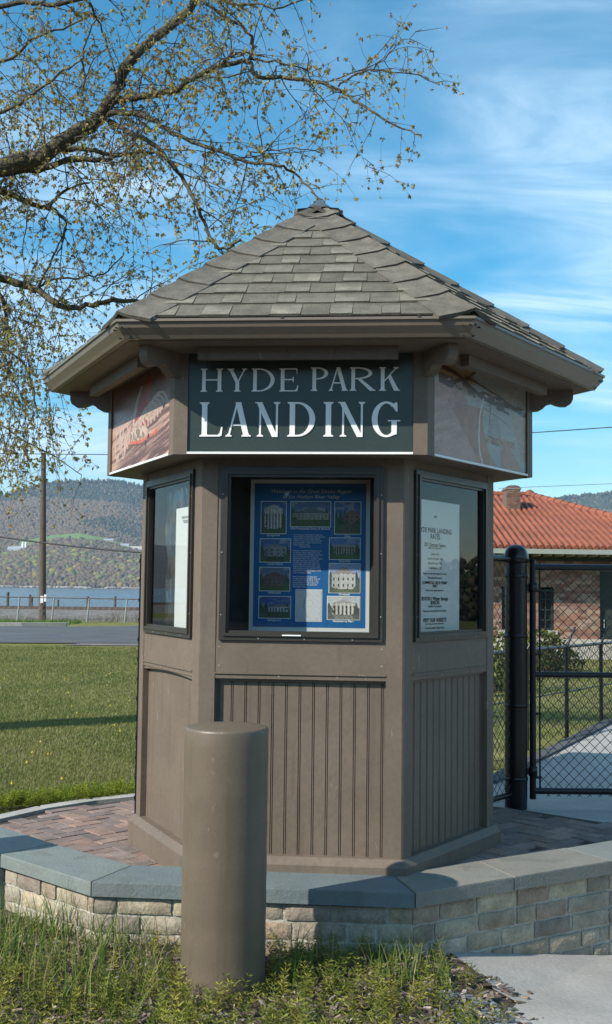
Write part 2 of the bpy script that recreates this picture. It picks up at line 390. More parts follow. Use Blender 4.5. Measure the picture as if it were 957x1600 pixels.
b.add([(x, y, low_z(x, y)+.012) for x, y in P], [tuple(range(len(P)))])
pv = b.build('pavement', 'concrete'); 
struct(pv, 'worn pale concrete pavement in front of the right end of the brick wall', 'pavement')

# ------------------------------------------------------------------ low brick wall with bluestone coping
def lineoff(pts, d):          # inward offset (left normal = away from the viewer for left-to-right polyline)
    res = []
    for i, p in enumerate(pts):
        ns = []
        for a, c in ((i-1, i), (i, i+1)):
            if a < 0 or c >= len(pts): continue
            dx_, dy_ = pts[c][0]-pts[a][0], pts[c][1]-pts[a][1]; l = math.hypot(dx_, dy_); ns.append((-dy_/l, dx_/l))
        nx, ny = sum(a for a, _ in ns)/len(ns), sum(c for _, c in ns)/len(ns); l2 = nx*nx+ny*ny
        res.append((p[0]+nx*d/l2, p[1]+ny*d/l2))
    return res
COPE = [(-3.4, 6.75), (-2.25, 6.35)] + RING + [(2.45, 6.2), (3.4, 6.5)]
wl = thing('brick_retaining_wall', 'low curved wall of pale rough bricks under a bluestone coping around the kiosk', 'low wall', (.0, 5.1, 0))
WO = (0, 5.1, 0)
outer = lineoff(COPE, .020); core = lineoff(COPE, .032); inner = lineoff(COPE, .27)
b = MB()
for i in range(len(COPE)-1):
    b.prism([core[i], core[i+1], inner[i+1], inner[i]], -.5, .205)
b.build('mortar', 'mortar', wl, WO)
pal = [(.38, .32, .23), (.35, .28, .19), (.31, .26, .19), (.25, .21, .16), (.42, .35, .24), (.35, .30, .22), (.21, .175, .145), (.32, .235, .165), (.29, .26, .20), (.40, .35, .265)]
b = MB(); ph, bh = .083, .070
for i in range(len(COPE)-1):
    (x0, y0), (x1, y1) = outer[i], outer[i+1]; Ln = math.hypot(x1-x0, y1-y0); ux, uy = (x1-x0)/Ln, (y1-y0)/Ln; nx, ny = -uy, ux
    for r in range(9):
        zt = .198 - r*ph; zb = zt - bh
        u = rnd.uniform(-.2, 0) if i else -.1
        u = .004; first = True
        while u < Ln-.03:
            bl = rnd.choice([.20, .215, .23, .11, .19, .24])
            if first: bl *= rnd.uniform(.3, 1); first = False
            u1 = min(u+bl, Ln-.004)
            if Ln-u1 < .05: u1 = Ln-.004
            c = rnd.choice(pal); k = rnd.uniform(.8, 1.15); c = tuple(q*k for q in c)
            d0 = rnd.uniform(-.004, .004)
            # rough stone face: 3x2 grid jittered
            nu, nz = 6, 4; vs = []
            for a in range(nz+1):
                for q in range(nu+1):
                    uu = u + (u1-u)*q/nu; zz = zb + (zt-zb)*a/nz
                    edge = (q in (0, nu)) or (a in (0, nz))
                    dd = d0 + (.005 + rnd.uniform(0, .003) if edge else rnd.uniform(-.0018, .0018))
                    if edge: uu += rnd.uniform(-.003, .003); zz += rnd.uniform(-.003, .003)
                    vs.append((x0+ux*uu+nx*dd, y0+uy*uu+ny*dd, zz))
            fs = [(a*(nu+1)+q, a*(nu+1)+q+1, (a+1)*(nu+1)+q+1, (a+1)*(nu+1)+q) for a in range(nz) for q in range(nu)]
            b.add(vs, fs, c, True)
            # sides going back into the mortar
            ring = [q for q in range(nu+1)] + [a*(nu+1)+nu for a in range(1, nz+1)] + [nz*(nu+1)+q for q in range(nu-1, -1, -1)] + [a*(nu+1) for a in range(nz-1, 0, -1)]
            rv = [vs[q] for q in ring]; bk = [(p[0]+nx*.03, p[1]+ny*.03, p[2]) for p in rv]; m2 = len(rv)
            b.add(rv+bk, [(q, m2+q, m2+(q+1) % m2, (q+1) % m2) for q in range(m2)], c)
            u = u1 + .014
b.build('brick_facing', 'wallbrick', wl, WO)
cin = lineoff(COPE, .315)
stones = []   # (poly, colour)
def lerp2(a, c, t): return (a[0]+(c[0]-a[0])*t, a[1]+(c[1]-a[1])*t)
cuts = {0: [0, 1], 1: [0, 1], 2: [0, 1], 3: [0, 1], 4: [0, .47, 1], 5: [0, 1], 6: [0, 1]}
scol = {2: (.170, .205, .200), 3: (.125, .165, .178), 4: (.215, .205, .175), 1: (.16, .19, .19)}
for i in range(len(COPE)-1):
    for t0, t1 in zip(cuts[i], cuts[i][1:]):
        L_ = math.hypot(COPE[i+1][0]-COPE[i][0], COPE[i+1][1]-COPE[i][1]); g = .003/L_
        a, c = lerp2(COPE[i], COPE[i+1], t0+g), lerp2(COPE[i], COPE[i+1], t1-g)
        d, e = lerp2(cin[i], cin[i+1], t1-g), lerp2(cin[i], cin[i+1], t0+g)
        cc = scol.get(i, (.17, .19, .18)); k = 1.0 if t0 == 0 else .93
        mb = MB(); q = [a, c, d, e]; cx_, cy_ = sum(p[0] for p in q)/4, sum(p[1] for p in q)/4
        zt = .27 + rnd.uniform(-.002, .002); zb = .206
        def ins(p, r): return (p[0]+(cx_-p[0])*r, p[1]+(cy_-p[1])*r)
        cf = tuple(v*k for v in cc)
        lay = [[(p[0], p[1], zb) for p in q], [(p[0], p[1], zt-.006) for p in q], [(*ins(p, .008), zt) for p in q]]
        vs = sum(lay, []); fs = [(3, 2, 1, 0), (8, 9, 10, 11)] + [(l*4+j, l*4+(j+1) % 4, l*4+4+(j+1) % 4, l*4+4+j) for l in (0, 1) for j in range(4)]
        mb.add(vs, fs, cf); mb.build('coping_stone', 'bluestone', wl, WO)

# ------------------------------------------------------------------ brick patio
ringin = lineoff(COPE, .31)
PB = [tuple(p) for p in ringin[1:7]] + [(2.3, 6.3), (1.80, 6.60), (1.42, 6.98), (1.10, 7.25), (.7, 7.75), (0, 8.0), (-.6, 7.85), (-1.12, 7.55), (-1.36, 7.43), (-1.62, 7.2), (-1.88, 6.82), (-2.15, 6.6)]
def inpoly(x, y, P):
    r = False; j = len(P)-1
    for i in range(len(P)):
        if (P[i][1] > y) != (P[j][1] > y) and x < (P[j][0]-P[i][0])*(y-P[i][1])/(P[j][1]-P[i][1])+P[i][0]: r = not r
        j = i
    return r
b = MB(); b.add([(x, y, patio_z(x, y)-.012) for x, y in PB], [tuple(range(len(PB)))])
b.prism(PB, -.1, lambda x, y: patio_z(x, y)-.016)
o = b.build('patio_base', 'joint'); struct(o, 'dark joints between the patio bricks under the kiosk', 'patio')
def clip_poly(q, P):
    for a, c in zip(P, P[1:]+P[:1]):
        ex, ey = c[0]-a[0], c[1]-a[1]; out_ = []
        for p, r in zip(q, q[1:]+q[:1]):
            dp = ex*(p[1]-a[1])-ey*(p[0]-a[0]); dr = ex*(r[1]-a[1])-ey*(r[0]-a[0])
            if dp >= 0: out_.append(p)
            if dp*dr < 0: t = dp/(dp-dr); out_.append((p[0]+(r[0]-p[0])*t, p[1]+(r[1]-p[1])*t))
        q = out_
        if len(q) < 3: return []
    return q
bw, bl = .098, .199; g = .005; b = MB(); ang = R(40)
ppal = [(.19, .135, .11), (.16, .115, .10), (.23, .155, .12), (.15, .125, .115), (.12, .105, .10), (.20, .15, .135), (.25, .15, .11)]; ppal = [tuple(1.22*(.5*v+.5*m) for v, m in zip(c, (.185, .132, .108))) for c in ppal]
ca, sa = math.cos(ang), math.sin(ang)
for i in range(-32, 33):
    for j in range(-32, 33):
        for hor in (0, 1):
            m4 = (i - j) % 4
            if hor and m4 == 0: u0, v0, u1, v1 = i*bw, j*bw, i*bw+2*bw, j*bw+bw
            elif not hor and m4 == 3: u0, v0, u1, v1 = i*bw, (j)*bw, i*bw+bw, j*bw+2*bw
            else: continue
            u0 += g/2; v0 += g/2; u1 -= g/2; v1 -= g/2
            cu, cv = (u0+u1)/2, (v0+v1)/2
            cx_, cy_ = KX+cu*ca-cv*sa, KY+.5+cu*sa+cv*ca
            rr = math.hypot(cx_-KX, cy_-KY)
            if rr < .72: continue
            hs_ = [(u0, v0), (u1, v0), (u1, v1), (u0, v1)]
            q = [(KX+u*ca-v*sa, KY+.5+u*sa+v*ca) for u, v in hs_]
            if not all(inpoly(x, y, PB) for x, y in q):
                q = clip_poly(q, PB)
                if len(q) < 3: continue
                cx_, cy_ = sum(p[0] for p in q)/len(q), sum(p[1] for p in q)/len(q)
            nq = len(q)
            c = rnd.choice(ppal); k = rnd.uniform(.75, 1.15); dz = rnd.uniform(-.002, .003)
            t1_, t2_ = rnd.uniform(-.02, .02), rnd.uniform(-.02, .02)
            def zf(x, y): return patio_z(x, y) + dz + t1_*(x-cx_) + t2_*(y-cy_)
            top = [(cx_+(x-cx_)*.96, cy_+(y-cy_)*.96, zf(x, y)) for x, y in q]; mid = [(x, y, zf(x, y)-.005) for x, y in q]; bot = [(x, y, zf(x, y)-.03) for x, y in q]
            b.add(bot+mid+top, [tuple(range(2*nq, 3*nq))] + [(l*nq+t, l*nq+(t+1) % nq, l*nq+nq+(t+1) % nq, l*nq+nq+t) for l in (0, 1) for t in range(nq)], tuple(v*k for v in c))
o = b.build('patio', 'paver'); struct(o, 'weathered red-brown herringbone brick patio around the kiosk', 'patio')
# border of bricks laid along the edge, and the pale curb at the back left
def soldier(pts, zz, name_mb, width=.10, ln=.20):
    for (x0, y0), (x1, y1) in zip(pts, pts[1:]):
        Ln = math.hypot(x1-x0, y1-y0); nseg = max(1, round(Ln/ln)); ux, uy = (x1-x0)/Ln, (y1-y0)/Ln; nx, ny = -uy, ux
        for s_ in range(nseg):
            a = Ln*s_/nseg+.003; c = Ln*(s_+1)/nseg-.003
            q = [(x0+ux*a+nx*.004, y0+uy*a+ny*.004), (x0+ux*c+nx*.004, y0+uy*c+ny*.004), (x0+ux*c+nx*width, y0+uy*c+ny*width), (x0+ux*a+nx*width, y0+uy*a+ny*width)]
            k = rnd.uniform(.8, 1.1); cc = rnd.choice(ppal)
            name_mb.prism(q, .1, lambda x, y: zz(x, y)+.004, tuple(v*k for v in cc))
b = MB(); soldier([tuple(p) for p in ringin[1:6]], patio_z, b)
o = b.build('patio_border', 'paver'); struct(o, 'row of red-brown border bricks along the bluestone coping', 'patio')
bc = [(-2.2, 6.66), (-1.88, 6.82), (-1.62, 7.2), (-1.36, 7.43), (-1.12, 7.55), (-.6, 7.85), (0, 8.0), (.7, 7.75), (1.0, 7.4)]
b = MB()
for p, q in zip(bc, bc[1:]):
    Ln = math.hypot(q[0]-p[0], q[1]-p[1]); nx, ny = -(q[1]-p[1])/Ln*.11, (q[0]-p[0])/Ln*.11
    b.prism([p, q, (q[0]+nx, q[1]+ny), (p[0]+nx, p[1]+ny)], 0, lambda x, y: patio_z(x, y)+.012)
struct(b.build('patio_kerb', 'curb'), 'thin pale kerb between the brick patio and the lawn', 'kerb')

# ------------------------------------------------------------------ kiosk
KZ = .15
kiosk = thing('kiosk', 'brown six-sided information kiosk with shingled pyramid roof on the brick patio', 'kiosk', (KX, KY, KZ), TH)
KO = (0, 0, KZ)
C30 = math.cos(R(30)); T30 = math.tan(R(30))
def fp(k, u, n, z):
    a = R(-90+60*k); return (math.cos(a)*n - math.sin(a)*u, math.sin(a)*n + math.cos(a)*u, z)
def fbox(b, k, u0, u1, n0, n1, z0, z1, col=None):
    b.hexa([fp(k, u0, n1, z0), fp(k, u1, n1, z0), fp(k, u1, n0, z0), fp(k, u0, n0, z0), fp(k, u0, n1, z1), fp(k, u1, n1, z1), fp(k, u1, n0, z1), fp(k, u0, n0, z1)], col)
def mbox(b, k, n0, n1, z0, z1, col=None, n1b=None, h0=0):   # mitred full-width box; n1b = outer n at the top
    n1b = n1 if n1b is None else n1b
    def U(n): return n*T30 - .0004
    b.hexa([fp(k, -U(n1), n1, z0), fp(k, U(n1), n1, z0), fp(k, U(n0), n0, z0), fp(k, -U(n0), n0, z0),
            fp(k, -U(n1b), n1b, z1), fp(k, U(n1b), n1b, z1), fp(k, U(n0), n0, z1), fp(k, -U(n0), n0, z1)], col)
S1 = .983; A1 = S1*C30; S2 = 1.192; A2 = S2*C30
PW = .082
def kb(b, name, m, parent=kiosk): return b.build(name, m, parent, KO)
Z_PL, Z_PAN, Z_WB, Z_WT, Z_BOX = .334, 1.163, 1.348, 2.178, 2.224
# corner posts
for k in range(6):
    b = MB(); a = R(-60+60*k); bis = (math.cos(a), math.sin(a))
    pts = []
    def pt(face, sgn, u_from, n): 
        return fp(face, sgn*(n*T30 - u_from), n, 0)[:2]
    tp = .035; n0, n1 = A1-tp, A1
    P = [pt(k, 1, PW, n1), fp(k, n1*T30-.006, n1, 0)[:2], fp(k+1, -(n1*T30-.006), n1, 0)[:2], pt(k+1, -1, PW, n1), (fp(k+1, -(n1*T30-PW), n0, 0)[:2]), fp(k, n0*T30, n0, 0)[:2], fp(k, n1*T30-PW, n0, 0)[:2]]
    b.prism(P, Z_PL-.05, Z_BOX+.1); kb(b, 'corner_post', 'paint')
# plinth
for k in range(6):
    b = MB(); mbox(b, k, A1-.06, A1+.034, .02, .305); mbox(b, k, A1-.06, A1+.034, .305, Z_PL+.004, n1b=A1+.006)
    kb(b, 'plinth', 'paint')
# rails, lower panels
HW = S1/2 - PW
for k in range(6):
    b = MB()
    fbox(b, k, -HW, HW, A1-.033, A1-.003, Z_PAN, Z_WB+.004)
    fbox(b, k, -HW, HW, A1-.003, A1+.004, Z_PAN+.022, Z_PAN+.030)
    mr_ = kb(b, 'middle_rail', 'paint')
    if k in (0, 1, 5):
        for (u, z) in ((-HW+.02, Z_PAN+.06), (-HW+.02, Z_PAN+.15), (HW-.02, Z_PAN+.07), (HW-.02, Z_PAN+.15), (-.1, Z_PAN+.012), (.18, Z_PAN+.012)):
            b = MB(); fbox(b, k, u-.0035, u+.0035, A1-.003, A1-.0015, z-.0035, z+.0035); kb(b, 'nail_head', 'nail', mr_)
    b = MB(); fbox(b, k, -HW, HW, A1-.033, A1-.003, Z_WT-.004, Z_BOX+.1)
    kb(b, 'top_rail', 'paint')
    b = MB(); nb = A1-.034
    if k == 5:
        fbox(b, k, -HW, HW, nb-.02, nb, Z_PL-.02, Z_PAN+.01)
        # shallow arched head piece
        vs = []; Np = 14
        for i in range(Np+1):
            u = -HW + 2*HW*i/Np; zz = Z_PAN - .004 - .014*abs(i/Np*2-1)**2
            vs += [fp(k, u, nb, Z_PAN+.002), fp(k, u, A1-.008, Z_PAN+.002), fp(k, u, A1-.008, zz), fp(k, u, nb, zz)]
        b.add(vs, [(i*4+j, i*4+(j+1) % 4, i*4+4+(j+1) % 4, i*4+4+j) for i in range(Np) for j in range(4)])
    else:
        prof = [(-HW, nb)]; u = -HW + .012; step = .0655
        while u < HW-.02:
            for du in (0, .0085):
                prof += [(u+du-.0022, nb), (u+du-.0012, nb-.006), (u+du+.0012, nb-.006), (u+du+.0022, nb)]
            u += step
        prof.append((HW, nb)); vs = []
        for uu, n_ in prof: vs += [fp(k, uu, n_, Z_PL-.02), fp(k, uu, n_, Z_PAN+.01)]
        b.add(vs, [(2*i, 2*i+2, 2*i+3, 2*i+1) for i in range(len(prof)-1)])
        fbox(b, k, -HW, HW, nb-.03, nb-.01, Z_PL-.02, Z_PAN+.01)
        fbox(b, k, -HW, HW, nb+.001, nb+.010, Z_PAN-.014, Z_PAN+.001)
    kb(b, 'lower_panel', 'paint')
# windows (front, right, left) and plain boards on the three back faces
for k in range(6):
    if k in (0, 1, 5):
        b = MB(); uw = .392; z0, z1 = Z_WB-.002, Z_WT+.0
        def ringb(u, za, zb_, wv, n0, n1):
            fbox(b, k, -u, u, n0, n1, za, za+wv); fbox(b, k, -u, u, n0, n1, zb_-wv, zb_)
            fbox(b, k, -u, -u+wv, n0, n1, za+wv, zb_-wv); fbox(b, k, u-wv, u, n0, n1, za+wv, zb_-wv)
        ringb(uw, z0, z1, .020, A1-.02, A1+.010)
        ringb(uw-.020, z0+.020, z1-.020, .014, A1-.02, A1+.018)
        ringb(uw-.034, z0+.034, z1-.034, .012, A1-.02, A1+.006)
        wn = kb(b, 'window', 'frame')
        if k == 0: wn['label'] = 'large dark framed front display window'
        for (u, z) in [(-uw+.009, z0+.12), (-uw+.009, z0+.42), (-uw+.009, z0+.7), (uw-.009, z0+.12), (uw-.009, z0+.42), (uw-.009, z0+.7), (-.2, z0+.009), (.02, z0+.009), (.25, z0+.009)]:
            b = MB(); fbox(b, k, u-.003, u+.003, A1+.010, A1+.0125, z-.003, z+.003); kb(b, 'frame_screw', 'galv', wn)
        b = MB(); ui = uw-.040
        b.add([fp(k, -ui, A1-.008, z0+.03), fp(k, ui, A1-.008, z0+.03), fp(k, ui, A1-.008, z1-.03), fp(k, -ui, A1-.008, z1-.03)], [(0, 1, 2, 3)])
        kb(b, 'pane', 'pane', wn)
        b = MB()
        fbox(b, k, -HW, -uw, A1-.033, A1-.004, Z_WB+.004, Z_WT-.004); kb(b, 'window_casing', 'paint')
        b = MB(); fbox(b, k, uw, HW, A1-.033, A1-.004, Z_WB+.004, Z_WT-.004)
        kb(b, 'window_casing', 'paint')
        if k == 0:
            b = MB(); fbox(b, k, -.085, .005, A1+.018, A1+.021, z0+.024, z0+.030); kb(b, 'rail_label', 'white', wn)
    else:
        b = MB(); fbox(b, k, -HW, HW, A1-.033, A1-.006, Z_WB+.004, Z_WT-.004); kb(b, 'back_board', 'paint')
# interior: shelf, ceiling and the six-sided core that carries the posters
AC = A1-.290
b = MB()
hexp = lambda s_: [(s_*math.cos(R(-120+60*i)), s_*math.sin(R(-120+60*i))) for i in range(6)]
b.prism(hexp((A1-.04)/C30), Z_WB-.04, Z_WB+.02); kb(b, 'shelf', 'darkin')
b = MB(); b.prism(hexp((A1-.04)/C30), Z_WT+.0, Z_WT+.03)
kb(b, 'ceiling_board', 'darkin')
b = MB(); b.prism(hexp(AC/C30), Z_WB+.021, Z_WT-.001); kb(b, 'display_core', 'darkin')
b = MB(); fbox(b, 5, -AC*T30+.005, AC*T30-.005, AC+.001, AC+.008, Z_WB+.022, Z_WT-.002); kb(b, 'backing_board', 'innerwood')
# upright divider boards at the corners, brown inside
for k in range(6):
    b = MB(); a = R(-60+60*k); c_, s_ = math.cos(a), math.sin(a); r0, r1 = AC/C30+.002, S1-.06; t = .006
    b.hexa([(c_*r0+s_*t, s_*r0-c_*t, Z_WB+.021), (c_*r1+s_*t, s_*r1-c_*t, Z_WB+.021), (c_*r1-s_*t, s_*r1+c_*t, Z_WB+.021), (c_*r0-s_*t, s_*r0+c_*t, Z_WB+.021),
            (c_*r0+s_*t, s_*r0-c_*t, Z_WT-.001), (c_*r1+s_*t, s_*r1-c_*t, Z_WT-.001), (c_*r1-s_*t, s_*r1+c_*t, Z_WT-.001), (c_*r0-s_*t, s_*r0+c_*t, Z_WT-.001)])
    kb(b, 'divider', 'darkin')

# upper sign box
Z_S = 2.70
b = MB()
for k in range(6): mbox(b, k, A1-.05, A2-.022, Z_BOX, Z_S+.02)
kb(b, 'sign_box', 'paint')
CW = .066
for k in range(6):
    b = MB(); tp = .021; n0, n1 = A2-tp, A2
    P = [fp(k, n1*T30-CW, n1, 0)[:2], fp(k, n1*T30, n1, 0)[:2], fp(k+1, -(n1*T30-CW), n1, 0)[:2], fp(k+1, -(n1*T30-CW), n0, 0)[:2], fp(k, n0*T30, n0, 0)[:2], fp(k, n1*T30-CW, n0, 0)[:2]]
    b.prism(P, Z_BOX-.004, Z_S+.02); kb(b, 'corner_board', 'paint')
UH = S2/2 - CW - .001
def img(name, k, u0, u1, n, z0, z1, nx, nz, func, parent, material='print', rootoff=True):
    V = np.array([fp(k, u0+(u1-u0)*i/nx, n, z0+(z1-z0)*j/nz) for j in range(nz+1) for i in range(nx+1)])
    Fc = np.array([(j*(nx+1)+i, j*(nx+1)+i+1, (j+1)*(nx+1)+i+1, (j+1)*(nx+1)+i) for j in range(nz) for i in range(nx)])
    cols = np.array([func((i+.5)/nx, (j+.5)/nz) for j in range(nz) for i in range(nx)])
    return raw_mesh(name, V, Fc, cols, material, parent, KO)
for k in range(6):
    b = MB(); fbox(b, k, -UH, UH, A2-.021, A2-.010, Z_BOX+.004, Z_S+.02)
    if k == 0: sgn = kb(b, 'sign', 'sign'); sgn['label'] = 'dark green front sign reading HYDE PARK LANDING'
    else: brd = kb(b, 'sign_backing', 'frame')
    if k in (1, 5): (globals().__setitem__('bk%d' % k, brd))
    b = MB(); fbox(b, k, -UH-.001, UH+.001, A2-.010, A2+.003, Z_BOX-.002, Z_BOX+.008); kb(b, 'white_edge_strip', 'white')
# paintings (plain generic painted scenes)
_lat = rng.random((64, 64))
def vnoise(x, y):
    xi, yi = math.floor(x), math.floor(y); fx, fy = x-xi, y-yi; fx = fx*fx*(3-2*fx); fy = fy*fy*(3-2*fy)
    a_, b_, c_, d_ = _lat[xi % 64, yi % 64], _lat[(xi+1) % 64, yi % 64], _lat[xi % 64, (yi+1) % 64], _lat[(xi+1) % 64, (yi+1) % 64]
    return (a_*(1-fx)+b_*fx)*(1-fy) + (c_*(1-fx)+d_*fx)*fy
def fbm(x, y, o=4):
    t = 0; a_ = .5
    for _ in range(o): t += a_*vnoise(x, y); x *= 2.03; y *= 2.03; a_ *= .5
    return t/.94
def mixc(a, c, t): t = max(0, min(1, t)); return tuple(a[i]*(1-t)+c[i]*t for i in range(3))
def ss(lo, hi, x): t = max(0, min(1, (x-lo)/(hi-lo))); return t*t*(3-2*t)
def paint_left(u, v):
    # pink-brown river streaks rising to the right, a dark red sail, curled white spray, orange hull
    wu, wv = u+.05*(fbm(u*5, v*5)-.5), v+.05*(fbm(u*5+9, v*5+3)-.5)
    q = wv-.32*wu
    st = fbm(wu*3.0+q*2, q*26, 4); base = mixc((.16, .085, .065), (.62, .46, .37), ss(.28, .66, st))
    base = mixc(base, (.75, .66, .56), ss(.68, .80, fbm(wu*4+7, q*34, 3)))
    base = mixc(base, mixc((.085, .045, .035), (.27, .15, .10), fbm(u*5, v*9)), ss(.50, .74, wv+.12*(fbm(u*7, v*3)-.5)))
    sx = .50+(wv-.42)*.30
    if .40 < wv < .93 and abs(wu-sx) < .13*(.95-wv)/.53+.012: base = mixc((.30, .025, .02), (.50, .09, .055), fbm(u*26, v*6))
    if abs(wu-(sx-.10+.04*math.sin(wv*7))) < .016 and .34 < wv < .86: base = (.62, .57, .49)
    for i in range(9):
        cx_, cy_ = .46+.045*i, .36+.020*i; r_ = math.hypot((wu-cx_), (wv-cy_)*.8); ring_ = abs(r_-(.085+.006*i))
        if ring_ < .013 and wv > cy_-.02: base = mixc((.74, .70, .60), (.34, .29, .20), fbm(u*60, v*60)*.9)
    if math.hypot((wu-.48)/.16, (wv-.34)/.085) < 1: base = mixc((.68, .62, .52), (.30, .24, .17), ss(.45, .6, fbm(u*40, v*22)))
    if abs(wv-(.235+.9*(wu-.52)**2)) < .022 and .26 < wu < .82: base = (.68, .20, .10)
    if abs(wv-(.205+.9*(wu-.52)**2)) < .014 and .30 < wu < .76: base = (.22, .10, .07)
    if wu < .34 and .12 < wv < .5 and fbm(wu*34, wv*7) > .58: base = (.66, .56, .47)
    for (fx, fy) in ((.62, .20), (.90, .52), (.66, .26)):
        if abs(wu-fx) < .018 and abs(wv-fy) < .045*(1-abs(wu-fx)/.02): base = (.06, .045, .045)
    k = .52+.36*fbm(u*70, v*60, 2); return (base[0]*k*1.05, base[1]*k*.86, base[2]*k*.80)
def paint_right(u, v):
    wu, wv = u+.03*(fbm(u*6, v*6)-.5), v+.03*(fbm(u*6+9, v*6+3)-.5)
    c = mixc((.26, .34, .37), (.40, .42, .40), fbm(u*3, v*6)); c = mixc(c, (.46, .44, .38), ss(.5, .7, fbm(u*5+3, v*12))*.5)
    if wv > .70: c = mixc(c, (.30, .21, .10), ss(.45, .6, fbm(u*6+1, v*9))*(1 if wu < .6 else .4))
    bough = abs(wv-(.90-.26*wu+.05*math.sin(wu*9)))
    if bough < .018+.016*fbm(u*20, 1) or (wu < .36 and abs(wv-.74-.62*(wu-.10)) < .022) or (wu > .3 and abs(wv-(1.0-.30*wu)) < .010) or (abs(wv-(.60+.9*wu)) < .012 and wu > .12): c = (.075, .03, .022)
    if .66 < wv+.10*(wu-.5) < .80 and fbm(u*13, v*16) > .52 and wu > .05: c = (.10, .05, .03)
    # mauve-brown sails
    if wv < .74-wu*.10 and wu < .46-.62*max(0, wv-.32)**1.3 and wu < .10+.36*(1-abs(wv-.3)*.0)*1.0: c = mixc((.50, .34, .27), (.38, .25, .21), ss(.3, .7, fbm(wu*4+wv*3, wv*18-wu*10)))
    if wv < .60 and .46-.55*wv < wu < .50+.50*max(0, .42-wv)**1.5: c = mixc((.46, .26, .16), (.33, .18, .12), ss(.3, .7, fbm(wu*22, wv*5)))
    if abs(wu-(.485-.03*math.sin(wv*5))) < .007 and wv < .72: c = (.62, .62, .56)
    if abs(wu-(.56+.05*(wv-.3))) < .006 and .28 < wv < .66: c = (.20, .15, .11)
    if .535 < wu < .70 and .30 < wv < .60 and (wv-.30) < (wu-.53)*4 and (wv-.30) < (.74-wu)*3.0: c = mixc((.24, .27, .27), (.36, .37, .34), fbm(u*16, v*16))
    if abs(wv-(.60-.35*(wu-.55))) < .007 and .5 < wu < .78: c = (.22, .16, .12)
    if .52+.3*(wv-.25) < wu < .86 and .25 < wv < .335: c = mixc((.45, .27, .17), (.22, .13, .09), ss(.4, .6, fbm(wu*30, wv*30)))
    if .70 < wu < .93 and wv < .32 and wv < (.97-wu)*1.5 and wv < (wu-.62)*2.6: c = mixc((.48, .31, .22), (.34, .20, .15), fbm(wu*26, wv*6))
    if wu > .88+.05*math.sin(wv*8) and .12 < wv < .66: c = mixc((.48, .38, .26), (.30, .24, .18), fbm(u*9, v*22))
    k = .62+.34*fbm(u*60, v*50, 2); return (c[0]*k*1.05, c[1]*k*.92, c[2]*k*.86)
pl = img('painted_panel', 5, -UH+.004, UH-.004, A2-.008, Z_BOX+.010, Z_S, 230, 120, paint_left, bk5)
pl['label'] = 'left picture panel with a red sail and white spray'
pr = img('painted_panel', 1, -UH+.004, UH-.004, A2-.008, Z_BOX+.010, Z_S, 230, 120, paint_right, bk1)
pr['label'] = 'right picture panel with pale brown sails'
M['print'].node_tree.nodes['Principled BSDF'].inputs['Roughness'].default_value = .35

